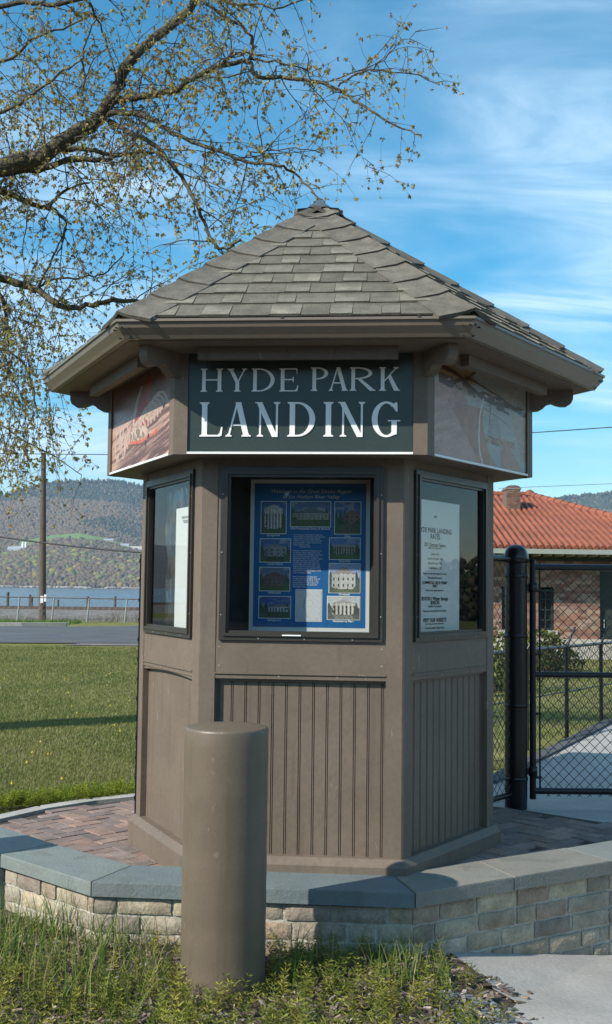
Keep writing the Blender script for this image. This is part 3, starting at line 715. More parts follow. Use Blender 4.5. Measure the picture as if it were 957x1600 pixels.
# lettering: serif capitals drawn as polygons, unit = cap height
def serif_glyph(ch, wd):
    T, t, sf, st = .155, .05, .065, .030
    S = []
    def rect(x0, x1, y0, y1): S.append([[(x0, y0), (x1, y0), (x1, y1), (x0, y1)]])
    def foot(x0, x1, y, d=1, l=1, r=1):
        a, c = x0-sf*l, x1+sf*r
        p = [(a, y), (c, y), (c, y+d*st), (x1+.012*r, y+d*(st+.028)), (x1, y+d*(st+.06)), (x0, y+d*(st+.06)), (x0-.012*l, y+d*(st+.028)), (a, y+d*st)]
        S.append([p if d > 0 else p[::-1]])
    def stem(x0, x1, l=1, r=1): rect(x0, x1, .05, .95); foot(x0, x1, 0, 1, l, r); foot(x0, x1, 1, -1, l, r)
    def diag(x0, y0, x1, y1, wv): S.append([[(x0-wv/2, y0), (x0+wv/2, y0), (x1+wv/2, y1), (x1-wv/2, y1)]])
    def band(cx, cy, rx, ry, Tx, ty, a0, a1, n=22):
        q = []
        for i in range(n):
            p = []
            for a in (a0+(a1-a0)*i/n, a0+(a1-a0)*(i+1)/n):
                c_, s_ = math.cos(R(a)), math.sin(R(a)); p.append(((cx+rx*c_, cy+ry*s_), (cx+(rx-Tx)*c_, cy+(ry-ty)*s_)))
            q.append([p[0][0], p[1][0], p[1][1], p[0][1]])
        S.append(q)
    W = wd
    if ch == 'H': stem(.08, .08+T); stem(W-.08-T, W-.08); rect(.08+T-.01, W-.07-T, .485, .485+t)
    elif ch == 'L': stem(.08, .08+T); rect(.2, W-.06, 0, t); S.append([[(W-.16, .02), (W-.02, .02), (W+.01, .28), (W-.03, .28), (W-.08, .10)]])
    elif ch == 'I': stem(W/2-T/2, W/2+T/2)
    elif ch == 'E':
        stem(.08, .08+T); rect(.2, W-.06, 0, t); rect(.2, W-.08, 1-t, 1); rect(.2, W-.22, .49, .49+t)
        S.append([[(W-.16, .02), (W-.03, .02), (W, .26), (W-.035, .26), (W-.08, .11)]]); S.append([[(W-.05, .98), (W-.17, .98), (W-.09, .91), (W-.07, .77), (W-.04, .77)]])
        rect(W-.24, W-.20, .40, .63)
    elif ch == 'N':
        stemw = .055
        rect(.12, .12+stemw, .05, .97); foot(.12, .12+stemw, 0); rect(W-.10-stemw, W-.10, .05, .95); foot(W-.10-stemw, W-.10, 1, -1)
        S.append([[(W-.10-stemw-.11, -.01), (W-.10, -.01), (.20, 1.0), (.035, 1.0)]]); rect(.0, .12, 1-st, 1.0)
        rect(W-.10-stemw, W-.10, -.01, .1)
    elif ch == 'A':
        ax = W*.5; diag(.12, .03, ax-.03, .99, .055); diag(W-.15, .03, ax-.0, 1.0, T+.01); rect(.25, W-.27, .31, .31+t)
        foot(.09, .14, 0, 1, 1, 1); foot(W-.23, W-.075, 0, 1, .8, 1)
    elif ch == 'Y':
        ax = W*.5; rect(ax-T/2, ax+T/2, .05, .48); foot(ax-T/2, ax+T/2, 0); diag(ax+.0, .40, .17, .97, T+.01); diag(ax+.04, .44, W-.15, .97, .055)
        foot(.08, .25, 1, -1); foot(W-.18, W-.12, 1, -1)
    elif ch == 'D':
        stem(.08, .08+T, 1, 0); rx = W-.30; band(.30, .5, rx, .5, T+.01, t, -90, 90); rect(.22, .305, 0, t); rect(.22, .305, 1-t, 1)
    elif ch in 'PR':
        stem(.08, .08+T, 1, 1 if ch == 'P' else .8); rr = W-.30 if ch == 'P' else W-.40
        band(.28, .745, rr, .255, T, t, -90, 90); rect(.22, .285, 1-t, 1); rect(.22, .285, .49, .49+t)
        if ch == 'R': S.append([[(W-.22, 0), (W+.02, 0), (W+.02, .03), (W-.05, .05), (.50, .50), (.33, .50)]])
    elif ch == 'K':
        stem(.08, .08+T); diag(.24, .42, W-.16, .97, .06); foot(W-.21, W-.12, 1, -1)
        S.append([[(W-.24, 0), (W+.01, 0), (W+.01, .03), (W-.06, .05), (.50, .66), (.38, .56)]])
    elif ch == 'G':
        band(W*.52, .5, W*.50, .515, T+.01, t+.01, 52, 305, 40); stem_x = W-.10-T
        rect(stem_x, W-.10, .06, .44); rect(stem_x-.10, W-.0, .44, .44+st+.005)
        S.append([[(W-.16, .98), (W-.22, .86), (W-.12, .72), (W-.08, .72), (W-.09, .98)]])
        S.append([[(W*.66, .005), (W-.10, .08), (W-.13, .13), (W*.66, .06)]])
    return S
lb = MB(); PXM = S2/402.0
def u_of(px): return (px-469.0)*PXM
def zrow(py): return Z_BOX + (708-py)*PXM
def letters(chs, spans, ytop, ybot):
    h = (ybot-ytop)*PXM; z0 = zrow(ybot)
    for ch, (a, c) in zip(chs, spans):
        ua, uc = u_of(290+a/2.586), u_of(290+c/2.586); wd = (uc-ua)/h
        for i, stroke in enumerate(serif_glyph(ch, wd)):
            nn_ = A2-.0065 + .0003*i
            for poly in stroke:
                n_ = len(poly); fr = [fp(0, ua+x*h, nn_, z0+y*h) for x, y in poly]; bk = [fp(0, ua+x*h, A2-.0098, z0+y*h) for x, y in poly]
                lb.add(fr+bk, [tuple(range(n_))] + [(i_, (i_+1) % n_+0, (i_+1) % n_+n_, i_+n_)[::-1] for i_ in range(n_)])
letters('HYDE', [(50, 145), (160, 248), (262, 358), (376, 456)], 571.7, 608.8)
letters('PARK', [(506, 580), (578, 660), (665, 770), (785, 870)], 570.5, 608)
letters('LANDING', [(48, 145), (155, 265), (280, 388), (411, 527), (552, 610), (620, 735), (755, 873)], 625.8, 680.8)
lt = kb(lb, 'lettering', 'white', sgn)

# soffit, brackets, trim, gutter
b = MB()
for k in range(6): mbox(b, k, A2-.1, 1.50*C30, Z_S, Z_S+.02)
kb(b, 'soffit', 'paint')
for k in range(6):
    b = MB(); fbox(b, k, -.46, .46, 1.13, 1.175, Z_S-.055, Z_S-.001); kb(b, 'soffit_trim', 'paint')
for k in range(6):
    a = R(-60+60*k); c_, s_ = math.cos(a), math.sin(a); t = .026
    prof = [(1.165, Z_S-.001), (1.165, 2.595), (1.20, 2.585), (1.225, 2.588), (1.25, 2.602), (1.27, 2.622), (1.295, 2.628), (1.32, 2.618), (1.345, 2.612), (1.375, 2.612), (1.40, 2.628), (1.41, 2.65), (1.41, Z_S-.001)]
    b = MB(); n_ = len(prof)
    vs = [(c_*r+s_*t, s_*r-c_*t, z) for r, z in prof] + [(c_*r-s_*t, s_*r+c_*t, z) for r, z in prof]
    b.add(vs, [tuple(range(n_)), tuple(range(n_, 2*n_))[::-1]] + [(i, i+n_, (i+1) % n_+n_, (i+1) % n_) for i in range(n_)])
    kb(b, 'bracket', 'paint')
prof = [(1.563, 2.785), (1.586, 2.785), (1.588, 2.773), (1.578, 2.769), (1.571, 2.748), (1.543, 2.718), (1.533, 2.704), (1.48, 2.702), (1.48, 2.784)]
gt = MB()
for k in range(6):
    vs = []
    for r, z in prof: n_ = r*C30; vs += [fp(k, -n_*T30, n_, z), fp(k, n_*T30, n_, z)]
    gt.add(vs, [(2*i, 2*i+2, 2*i+3, 2*i+1) for i in range(len(prof)-1)])
gut = kb(gt, 'gutter', 'gutter')
for k in range(6):
    for u in (-.62, -.05, .55):
        b = MB(); fbox(b, k, u-.006, u+.006, 1.586*C30-.008, 1.586*C30+.004, 2.781, 2.791); kb(b, 'gutter_screw', 'frame', gut)
    for s_ in (-1, 1):
        for (du, zz) in ((.02, 2.75), (.035, 2.71), (.05, 2.745)):
            b = MB(); b_n = 1.580*C30 if zz > 2.74 else 1.550*C30
            fbox(b, k, s_*(b_n*T30-du)-.003, s_*(b_n*T30-du)+.003, b_n-.01, b_n+.004, zz-.003, zz+.003); kb(b, 'gutter_screw', 'frame', gut)
# roof
SE, ZE, ZA = 1.548, 2.802, 3.752
AE = SE*C30; LS = math.hypot(AE, ZA-ZE); sl_, cl_ = (ZA-ZE)/LS, AE/LS
b = MB()
ap = (0, 0, ZA-.012); hx = [(SE*math.cos(R(-120+60*i)), SE*math.sin(R(-120+60*i)), ZE-.012) for i in range(6)]
b.add(hx+[ap]+[(x, y, z-.022) for x, y, z in hx], [(i, (i+1) % 6, 6) for i in range(6)] + [(i, i+7, (i+1) % 6+7, (i+1) % 6) for i in range(6)] + [tuple(range(7, 13))[::-1]])
roof = kb(b, 'roof', 'dark')
def rp(k, u, t, h):  # point on roof face k: across u, up-slope t, height h above the plane
    n_ = AE - t*cl_ + h*sl_; z = ZE + t*sl_ + h*cl_; return fp(k, u, n_, z)
EX = .135; NC = int(LS/EX)
for k in range(6):
    b = MB()
    for i in range(NC):
        t0 = i*EX - (.012 if i == 0 else 0); t1 = min(i*EX+EX*1.12, LS*.985)
        h0w, h1w = (SE/2)*(1-max(t0, 0)/LS), (SE/2)*(1-t1/LS)
        u = -h0w - rnd.uniform(0, .2); raised = rnd.random() < .5
        while u < h0w:
            wv = rnd.uniform(.08, .16) if raised else rnd.uniform(.09, .19)
            ua, uc = max(u, -h0w), min(u+wv, h0w)
            if uc-ua > .004:
                ua1, uc1 = max(min(ua, h1w), -h1w), max(min(uc, h1w), -h1w)
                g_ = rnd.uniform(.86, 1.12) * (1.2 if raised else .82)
                c = (.158*g_, .147*g_, .116*g_)
                ht = .013 if raised else .0085
                q = [rp(k, ua, t0, 0), rp(k, uc, t0, 0), rp(k, uc1, t1, 0), rp(k, ua1, t1, 0)]
                r_ = .02 if raised else .0
                tq = [rp(k, ua+.0015, t0, ht), rp(k, uc-.0015, t0, ht), rp(k, uc1-.0015, t1, ht*.12), rp(k, ua1+.0015, t1, ht*.12)]
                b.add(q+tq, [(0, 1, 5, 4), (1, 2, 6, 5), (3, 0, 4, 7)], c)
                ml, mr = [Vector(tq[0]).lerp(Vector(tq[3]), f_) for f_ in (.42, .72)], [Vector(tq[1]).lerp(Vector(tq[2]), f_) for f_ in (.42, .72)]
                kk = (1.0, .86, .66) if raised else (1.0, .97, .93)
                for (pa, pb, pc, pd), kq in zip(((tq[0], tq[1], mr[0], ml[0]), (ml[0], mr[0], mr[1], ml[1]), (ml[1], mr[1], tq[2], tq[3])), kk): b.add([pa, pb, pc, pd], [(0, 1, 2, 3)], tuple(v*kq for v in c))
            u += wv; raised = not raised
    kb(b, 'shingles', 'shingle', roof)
# hip caps
HL = math.hypot(SE, ZA-ZE); NCAP = 8; cx = HL/NCAP
for k in range(6):
    a = R(-60+60*k); b = MB()
    hd = Vector((-math.cos(a)*SE, -math.sin(a)*SE, ZA-ZE)).normalized(); base = Vector((math.cos(a)*SE, math.sin(a)*SE, ZE))
    nA = Vector(fp(k, 0, sl_, cl_)) ; nB = Vector(fp(k+1, 0, sl_, cl_))
    tA = nA.cross(hd).normalized(); tB = hd.cross(nB).normalized()    # in-plane directions away from the hip
    ctr = base + hd
    if (tA.dot(Vector(fp(k, -1, 0, 0)))) < 0: tA = -tA
    if (tB.dot(Vector(fp(k+1, 1, 0, 0)))) < 0: tB = -tB
    up = (nA+nB).normalized(); wv = .150
    for i in range(NCAP):
        d0 = i*cx - (.02 if i == 0 else 0); d1 = min((i+1)*cx+.03, HL)
        g_ = rnd.uniform(.86, 1.1); c = (.138*g_, .127*g_, .104*g_)
        rows_ = []
        for d, hh in ((d0, .026), (d0+.015, .0255), ((d0+d1)/2, .021), (d1, .013)):
            sag = .05 if d < d0+.01 else (.03 if d < d0+.05 else 0.0)
            P0 = base + hd*d
            r = []
            for s_, tv, nv in ((1, tA, nA), (.62, tA, nA), (.25, tA, nA), (0, None, None), (.25, tB, nB), (.62, tB, nB), (1, tB, nB)):
                if tv is None: r.append(P0 + up*(hh+.010) )
                else: r.append(P0 + hd*(sag*s_*.5) + tv*(wv*s_) + nv*(hh*(1-.45*s_)))
            rows_.append(r)
        vs = sum(rows_, []); fs = [(j*7+q, j*7+q+1, j*7+q+8, j*7+q+7) for j in range(3) for q in range(6)]
        fs = [f[::-1] for f in fs]
        low = [p - up*.016 for p in rows_[0]]
        vs2 = rows_[0]+low
        b.add(vs, fs, c); b.add(vs2, [(q, q+7, q+8, q+1) for q in range(6)], tuple(v*.8 for v in c))
        for e in (0, 6):
            side = [rows_[j][e] for j in range(4)]; sl2 = [p-up*.016 for p in side]
            b.add(side+sl2, [(q, q+1, q+5, q+4) for q in range(3)], tuple(v*.8 for v in c))
    kb(b, 'hip_cap', 'shingle', roof)
b = MB(); r_ = .105
vs = [(r_*math.cos(R(-120+60*i)), r_*math.sin(R(-120+60*i)), ZA-.022) for i in range(6)] + [(0, 0, ZA+.052)]
b.add(vs, [(i, (i+1) % 6, 6) for i in range(6)]+[tuple(range(6))[::-1]]); kb(b, 'apex_cap', 'lead', roof)
# dark hinge strip on the back left corner
b = MB(); a = R(180); 
for z0, z1 in ((.22, 1.78),): b.box(-S1-.012, -S1+.012, .02, .055, z0, z1)
for z in np.arange(.3, 1.75, .11): b.box(-S1-.018, -S1-.010, .028, .045, z, z+.02)
kb(b, 'edge_strip', 'blackpaint')

# ------------------------------------------------------------------ posters and notices inside the kiosk
def text_mb(body, size, align='CENTER', shear=0, space=1.0, bold=0):
    cu = bpy.data.curves.new('t', 'FONT'); cu.body = body; cu.size = size; cu.align_x = align; cu.align_y = 'TOP'
    cu.shear = shear; cu.space_line = space; cu.offset = bold
    ob = bpy.data.objects.new('t', cu); COL.objects.link(ob)
    bpy.context.view_layer.update()
    me = bpy.data.meshes.new_from_object(ob.evaluated_get(bpy.context.evaluated_depsgraph_get()))
    vs = [tuple(v.co) for v in me.vertices]; fs = [tuple(p.vertices) for p in me.polygons]
    bpy.data.objects.remove(ob); bpy.data.curves.remove(cu); bpy.data.meshes.remove(me)
    return vs, fs
class Card:
    """flat printed sheet lying on kiosk face k, with its own local frame (top-level thing)"""
    def __init__(s, name, label, cat, k, uc, n, z0, z1, wd, bordercol, ru=0):
        s.k, s.uc, s.n, s.z0, s.z1, s.w = k, uc, n, z0, z1, wd
        a = R(-90+60*k) + TH
        base = Matrix.Rotation(TH, 4, 'Z') @ Vector(fp(k, uc, n, z0)); 
        s.root = thing(name, label, cat, (KX+base.x, KY+base.y, z0), a + PI/2 + ru)
    def rect(s, b, u0, u1, z0, z1, d, col=None, th=.0):
        b.add([(u0, -d, z0), (u1, -d, z0), (u1, -d, z1), (u0, -d, z1)], [(0, 1, 2, 3)], col)
    def mesh(s, name, b, m, parent=None): 
        o = b.build(name, m, parent or s.root); return o
    def text(s, name, body, u, z, size, d, m, parent=None, **kw):
        vs, fs = text_mb(body, size, **kw); b = MB(); b.add([(u+x, -d, z+y) for x, y, _ in vs], fs)
        return s.mesh(name, b, m, parent)
    def pic(s, u0, u1, z0, z1, d, func, nx=64, nz=50, name='photograph'):
        b = MB(); f_ = .004; s.rect(b, u0-f_, u1+f_, z0-f_, z1+f_, d, (.78, .78, .76)); fr = s.mesh(name, b, 'print')
        V = np.array([(u0+(u1-u0)*i/nx, -d-.0012, z0+(z1-z0)*j/nz) for j in range(nz+1) for i in range(nx+1)])
        Fc = np.array([(j*(nx+1)+i, j*(nx+1)+i+1, (j+1)*(nx+1)+i+1, (j+1)*(nx+1)+i) for j in range(nz) for i in range(nx)])
        cols = np.array([func((i+.5)/nx, (j+.5)/nz) for j in range(nz) for i in range(nx)])
        raw_mesh('picture', V, Fc, cols, 'print', fr)
PN = AC+.004
# extents of the front poster measured through the glass
def on_face0(px, py, n):
    o = Vector((0, 0, EYE)); d = unp(px, py, Y=5.0) - o
    nn_ = Matrix.Rotation(TH, 3, 'Z') @ Vector((0, -1, 0)); c0 = Vector((KX, KY, 0)) + nn_*n
    t = (c0-o).dot(nn_)/d.dot(nn_); P = o + d*t; q = Matrix.Rotation(-TH, 3, 'Z') @ (P - Vector((KX, KY, 0)))
    return q.x, P.z
ul, zb_ = on_face0(389, 985, PN); ur, zt_ = on_face0(579, 750, PN)
zb_ = max(zb_, Z_WB+.024)
PWd, PH = ur-ul, zt_-zb_
poster = Card('poster', 'blue poster with white border and eight photographs of mansions behind the front window', 'poster', 0, (ul+ur)/2, PN, zb_, zt_, PWd, None)
b = MB(); b.box(-PWd/2, PWd/2, -.003, 0, 0, PH); poster.mesh('sheet', b, 'paper')
b = MB(); bw_ = .020; poster.rect(b, -PWd/2+bw_, PWd/2-bw_, bw_, PH-bw_, .0042); poster.mesh('blue_field', b, 'posterblue')
def PU(x): return (x-450)/830*PWd      # from 957-px wide zoom coordinates
def PZ(y): return (1070-y)/1030*PH
def house(sky_, wallc, roofc, grass, cols=0, win=4, hz=.30, w0=.12, w1=.88, rh=.14, top=.68, trees=(.05, .09, .04)):
    def f(u, v):
        c = mixc(sky_, tuple(x*1.5+.05 for x in sky_), 1-v)
        if v < hz: c = grass if (math.sin(u*40+v*30) > -.3) else tuple(x*.8 for x in grass)
        if (u < w0+.06 or u > w1-.08) and hz-.05 < v < .62+.12*math.sin(u*37) : c = trees
        if w0 < u < w1 and hz <= v < top:
            c = wallc; q = (u-w0)/(w1-w0)*win; r = (v-hz)/(top-hz)*2.4
            if .3 < q % 1 < .62 and .35 < r % 1 < .8: c = (.07, .08, .09)
            if cols and (u-w0)/(w1-w0)*cols % 1 < .35: c = tuple(min(.8, x*1.35) for x in wallc)
            if cols and (u-w0)/(w1-w0)*cols % 1 > .6 and r < 1.8: c = (.10, .09, .08)
        if top <= v < top+rh*(1-abs(u-(w0+w1)/2)/((w1-w0)/2)) : c = roofc
        sd = w0*31+top*17
        if v > hz and c == mixc(sky_, tuple(x*1.5+.05 for x in sky_), 1-v): c = mixc(c, (.45, .48, .52), ss(.5, .75, fbm(u*4+sd, v*7+sd))*.6)
        if v < .75+.25*abs(u-.5) and abs(u-.5) > .30 and fbm(u*9+sd, v*9) > .50+.9*(v-.3): c = mixc(trees, tuple(x*2.2 for x in trees), fbm(u*40, v*40, 2))
        if v < hz+.07 and fbm(u*14+sd, 3.1) > .35+(v-hz+.06)*3 and v > hz-.04: c = mixc(trees, tuple(x*1.8 for x in trees), fbm(u*50, v*50, 2))
        k = .72+.56*fbm(u*22+sd, v*22, 3); k *= (.8 if (w0 < u < w0+(w1-w0)*.35 and hz < v < top) else 1.0)
        return tuple(x*k for x in c)
    return f
sk = (.06, .13, .32); gr = (.10, .13, .05)
pics = [((113, 283, 193, 408), house(sk, (.55, .53, .48), (.55, .52, .48), gr, cols=6, hz=.15, top=.78)),
        ((318, 592, 192, 360), house((.10, .16, .30), (.42, .38, .32), (.15, .16, .17), gr, win=9, hz=.28, top=.55, w0=.05, w1=.95, rh=.22)),
        ((624, 800, 193, 408), house(sk, (.28, .17, .11), (.25, .15, .10), (.14, .13, .08), win=3, hz=.35, top=.62, w0=.35, w1=.98)),
        ((109, 316, 448, 603), house(sk, (.30, .31, .32), (.25, .24, .22), (.06, .09, .04), win=4, hz=.25, top=.66)),
        ((590, 798, 438, 580), house((.10, .20, .42), (.36, .33, .30), (.34, .30, .28), (.12, .20, .06), cols=9, win=9, hz=.25, top=.68, rh=.04)),
        ((108, 314, 643, 798), house((.12, .16, .24), (.20, .13, .10), (.14, .09, .08), gr, win=5, hz=.22, top=.62, rh=.22)),
        ((590, 798, 612, 805), house((.34, .42, .62), (.68, .66, .62), (.40, .36, .34), (.20, .24, .14), win=5, hz=.12, top=.66, w0=.08, w1=.86, rh=.26, trees=(.10, .11, .08))),
        ((106, 322, 840, 982), house((.05, .10, .28), (.40, .42, .44), (.25, .22, .2), (.08, .10, .06), cols=7, hz=.28, top=.52, w0=.3, w1=.96)),
        ((580, 798, 834, 985), house((.60, .60, .58), (.62, .58, .52), (.45, .42, .38), (.32, .30, .26), cols=6, hz=.2, top=.72, trees=(.12, .11, .09)))]
for (x0, x1, y0, y1), fn in pics: poster.pic(PU(x0), PU(x1), PZ(y1), PZ(y0), .0055, fn)
def fmap(u, v):
    c = (.66, .67, .66)
    if abs(u-.36-.05*math.sin(v*9)) < .035: c = (.42, .46, .50)
    if abs(math.sin(u*14+3*math.sin(v*8))) < .10 or abs(math.sin(v*17+2*math.sin(u*9))) < .07: c = (.52, .52, .52)
    return c
poster.pic(PU(362), PU(537), PZ(1000), PZ(792), .0055, fmap, name='map')
k_ = PWd/830
poster.text('title', 'Welcome to the Great Estates Region\nof the Hudson River Valley', PU(455), PZ(103), 36*k_, .0055, 'whitep', shear=.25, space=1.05)
for x, y, tx in ((197, 412, 'Springwood'), (455, 366, 'FDR Presidential Library & Museum'), (712, 414, 'Olana'), (212, 608, 'Locust Grove'), (694, 584, 'Hyde Park'), (210, 803, 'Wilderstein'), (693, 809, 'Clermont'), (212, 988, 'Springwood'), (688, 989, 'Montgomery Place')):
    poster.text('caption', tx, PU(x), PZ(y), 19*k_, .0055, 'white', bold=.0006 if y > 800 and x > 600 else .0003)
body = ['There was no one so like that river valley, that',
 'extended along the Hudson from Hyde Park to the', 'north, and its views of the distant Catskills.', 'Nothing else in the country could match it for', 'its beauty, and there was an end of rivers to',
 'compare with the Hudson.', '              Washington Irving', '',
 'Along the east bank of the Hudson River lies', 'an extensive residence district between the', 'cities of Poughkeepsie and Hudson, New York,', 'known as the Great Estates Region of the',
 'Hudson River Valley. These magnificent estates', 'have played host to the best known of the', "region's names. Hudson's literary past gave", 'life to the hills and to nearby rolling terrain,',
 'architects such as Alexander Jackson Davis,', 'Andrew Jackson Downing, and Calvert Vaux', 'transformed the theory and practice of archi-', 'tecture and landscape design.', '',
 "Robert Livingston's speech about those", 'beautiful country houses that the lawns and', 'river views as an influence for the region', 'for many families over two centuries. We', 'hope you will discover the magic of the', 'Great Estates Region.']
poster.text('paragraph', '\n'.join(body), PU(338), PZ(412), 10.6*k_, .0055, 'white', align='LEFT', space=1.30, bold=.00025)
# rate sheet behind the right window: near the glass, beside the front corner
def card2(name, label, k, u0, u1, n, z0, z1, lines, ru=0, bands=()):
    c = Card(name, label, 'notice', k, (u0+u1)/2, n, z0, z1, u1-u0, None, ru)
    h = z1-z0; w_ = (u1-u0)/2
    b = MB(); b.box(-w_, w_, -.001, .001, 0, h); c.mesh('sheet', b, 'paper')
    for (tx, v, sz, bold) in lines: c.text('printed_line', tx, 0, h*v, sz, .0022, 'ink', bold=bold)
    for (a0, a1, v0, v1) in bands:
        b = MB(); c.rect(b, -w_+2*w_*a0, -w_+2*w_*a1, h*v0, h*v1, .0022, (.10, .10, .10)); c.mesh('printed_band', b, 'print')
    return c
lines = [('><', .90, .030, .001), ('HYDE PARK LANDING', .80, .036, .0008), ('RATES', .755, .036, .0008), ('2011 Summer Season', .685, .026, .0006), ('May 1 to October 31', .655, .016, .0003),
 ('Seasonal slip', .61, .017, .0002), ('Launch and trailer  $60', .575, .017, .0002), ('Member launch  $10', .54, .017, .0002), ('Guest mooring  $25', .505, .017, .0002), ('Dinghy and small craft storage by the season', .46, .014, .0002),
 ('First come first served', .43, .016, .0003), ('COMMERCIAL USE BY PERMIT', .395, .020, .0006), ('ONLY', .37, .020, .0006), ('Winter rates apply November 1', .335, .015, .0002), ('2010/2011 Winter Storage', .28, .026, .0006), ('SEASON', .25, .026, .0006),
 ('October 15 to April 15', .215, .015, .0003), ('Boats to be removed by the end of season', .18, .014, .0003), ('VISIT OUR WEBSITE', .12, .028, .0007), ('for forms and more information', .085, .015, .0003), ('Town Recreation Department', .055, .016, .0003)]
card2('rate_sheet', 'pale printed sheet of landing rates taped inside the right window', 1, -.37, .165, A1-.045, Z_WB+.03, Z_WB+.70, lines)
# white notice in the left window
lines2 = [('NOTICE TO ALL BOATERS', .93, .016, .0004), ('The landing is open from dawn', .90, .012, .0003), ('to dusk, April to October', .885, .012, .0003)]
card2('notice_sheet', 'white paper notice with a dark photograph standing inside the left window', 5, -.03, .345, A1-.05, Z_WB+.03, Z_WB+.66, lines2, bands=((.55, .95, .30, .50), (.60, .95, .50, .66)))
# crinkled clear film hanging inside the left window
b = MB(); vs = []; NU, NZ = 44, 12
for j in range(NZ+1):
    for i in range(NU+1):
        u = -.33 + .40*i/NU; z = Z_WB+.04+.74*j/NZ
        vs.append(fp(5, u+.01*math.sin(j*1.3), A1-.11+.020*math.sin(i*2.3+j*.15)+.012*math.sin(i*.9+j*.6), z))
b.add(vs, [(j*(NU+1)+i, j*(NU+1)+i+1, (j+1)*(NU+1)+i+1, (j+1)*(NU+1)+i) for j in range(NZ) for i in range(NU)], smooth=True)
fo = b.build('plastic_sheet', 'film', None, (0, 0, 0)); fo.location = (KX, KY, 0); fo.rotation_euler = (0, 0, TH)
tag(fo, 'crinkled clear plastic sheet hanging inside the left window', 'plastic sheet')

# ------------------------------------------------------------------ bollards
BX, BY = -.311, 4.730
def bollard_mb():
    n = 72; b = MB(); r = .170; H = 1.034
    prof = [(r, -.15)] + [(r+.0008*math.sin(i*1.7), i*.04) for i in range(0, 25)] + [(r, H-.012), (r-.0015, H-.006), (r-.005, H-.0015), (r-.010, H), (r*.6, H+.006), (r*.3, H+.009), (.001, H+.010)]
    b.lathe((0, 0, 0), prof, n); return b
bo = bollard_mb().build('bollard', 'bollardpaint'); bo.location = (BX, BY-.165, 0)
tag(bo, 'thick brown painted steel bollard standing in the weeds in front of the kiosk', 'bollard', 'brown bollards in the planting bed')
b2 = bo.copy(); COL.objects.link(b2); b2.location = (-2.28, 5.25, .02)
b2['label'] = 'brown steel bollard off to the left that throws its shadow on the coping'

# ------------------------------------------------------------------ planting bed vegetation
def bed_ok(x, y):
    if y > wall_y(x)-.01 or (x-BX)**2+(y-(BY-.165))**2 < .172**2: return False
    edge = .80 + .05*math.sin(y*23) + .04*math.sin(y*51)
    if y > 4.86: edge = .62
    return x < edge
class Tri:
    def __init__(s): s.V = []; s.F = []; s.C = []
    def leaf(s, base, tip, w, col, mid=None):
        base = Vector(base); tip = Vector(tip); d = tip-base; side = d.cross(Vector((rnd.uniform(-1, 1), rnd.uniform(-1, 1), rnd.uniform(-.4, .4))))
        if side.length < 1e-6: side = Vector((1, 0, 0))
        side = side.normalized()*w; m_ = base + d*.5
        if mid is not None: m_ = m_ + mid
        o = len(s.V); s.V += [base, m_+side, tip, m_-side]; s.F.append((o, o+1, o+2, o+3)); s.C.append(col)
    def blade(s, base, h, lean, w, col, seg=3):
        base = Vector(base); side = Vector((rnd.uniform(-1, 1), rnd.uniform(-1, 1), 0)).normalized()*w; o = len(s.V)
        for i in range(seg+1):
            t = i/seg; p = base + Vector((0, 0, h*t*(1-.25*t*min(1, lean.length/h)))) + lean*(t*t); ww = side*(1-t*.9); s.V += [p-ww, p+ww]
        for i in range(seg): s.F.append((o+2*i, o+2*i+1, o+2*i+3, o+2*i+2)); s.C.append(col)
    def out(s, name, m, parent=None, off=(0, 0, 0)): return raw_mesh(name, np.array([tuple(v) for v in s.V]), np.array(s.F), np.array(s.C), m, parent, off)
def feather(T, x, y, z, h, col):
    a = rnd.uniform(0, 2*PI); ln = Vector((math.cos(a), math.sin(a), 0))*h*rnd.uniform(.1, .5)
    nseg = 6
    for i in range(nseg):
        t = (i+.6)/nseg; p = Vector((x, y, z)) + Vector((0, 0, h*t)) + ln*t*t
        L_ = .032*(1-.5*t)*(.7+h*4); nl = 5
        for q in range(nl):
            b_ = 2*PI*q/nl + i*.7; e = rnd.uniform(.2, .8)
            k = rnd.uniform(.8, 1.2)
            T.leaf(p, p + Vector((math.cos(b_)*L_, math.sin(b_)*L_, L_*e)), .0022+.0008*rnd.random(), (col[0]*k, col[1]*k, col[2]*k))
T = Tri()
cnt = 0
def clump(x, y): return .5+.5*math.sin(x*5.1+1.7*math.sin(y*4.3+1))*math.cos(y*6.7+math.sin(x*3.9))
while cnt < 1700:
    x, y = rnd.uniform(-2.2, .8), rnd.uniform(3.3, 5.3)
    if not bed_ok(x, y): continue
    dens = clump(x, y)*.7+.3
    if y > wall_y(x)-.42 and x < BX: dens *= .25
    if x > .62: dens *= .35
    if y < 4.5: dens *= 1.3
    if rnd.random() > dens: continue
    h = rnd.uniform(.05, .115)*(1.15 if y < 4.6 else .9)
    k = rnd.uniform(.7, 1.25); c = mixc((.12, .16, .028), (.30, .28, .055), rnd.random()**1.1); c = tuple(v*k for v in c)
    feather(T, x, y, low_z(x, y)-.005, h, c); cnt += 1
tag(T.out('leafy_weeds', 'weed'), 'low feathery green weeds covering the planting bed in front of the wall', 'weeds', kind='stuff')
T = Tri(); cnt = 0
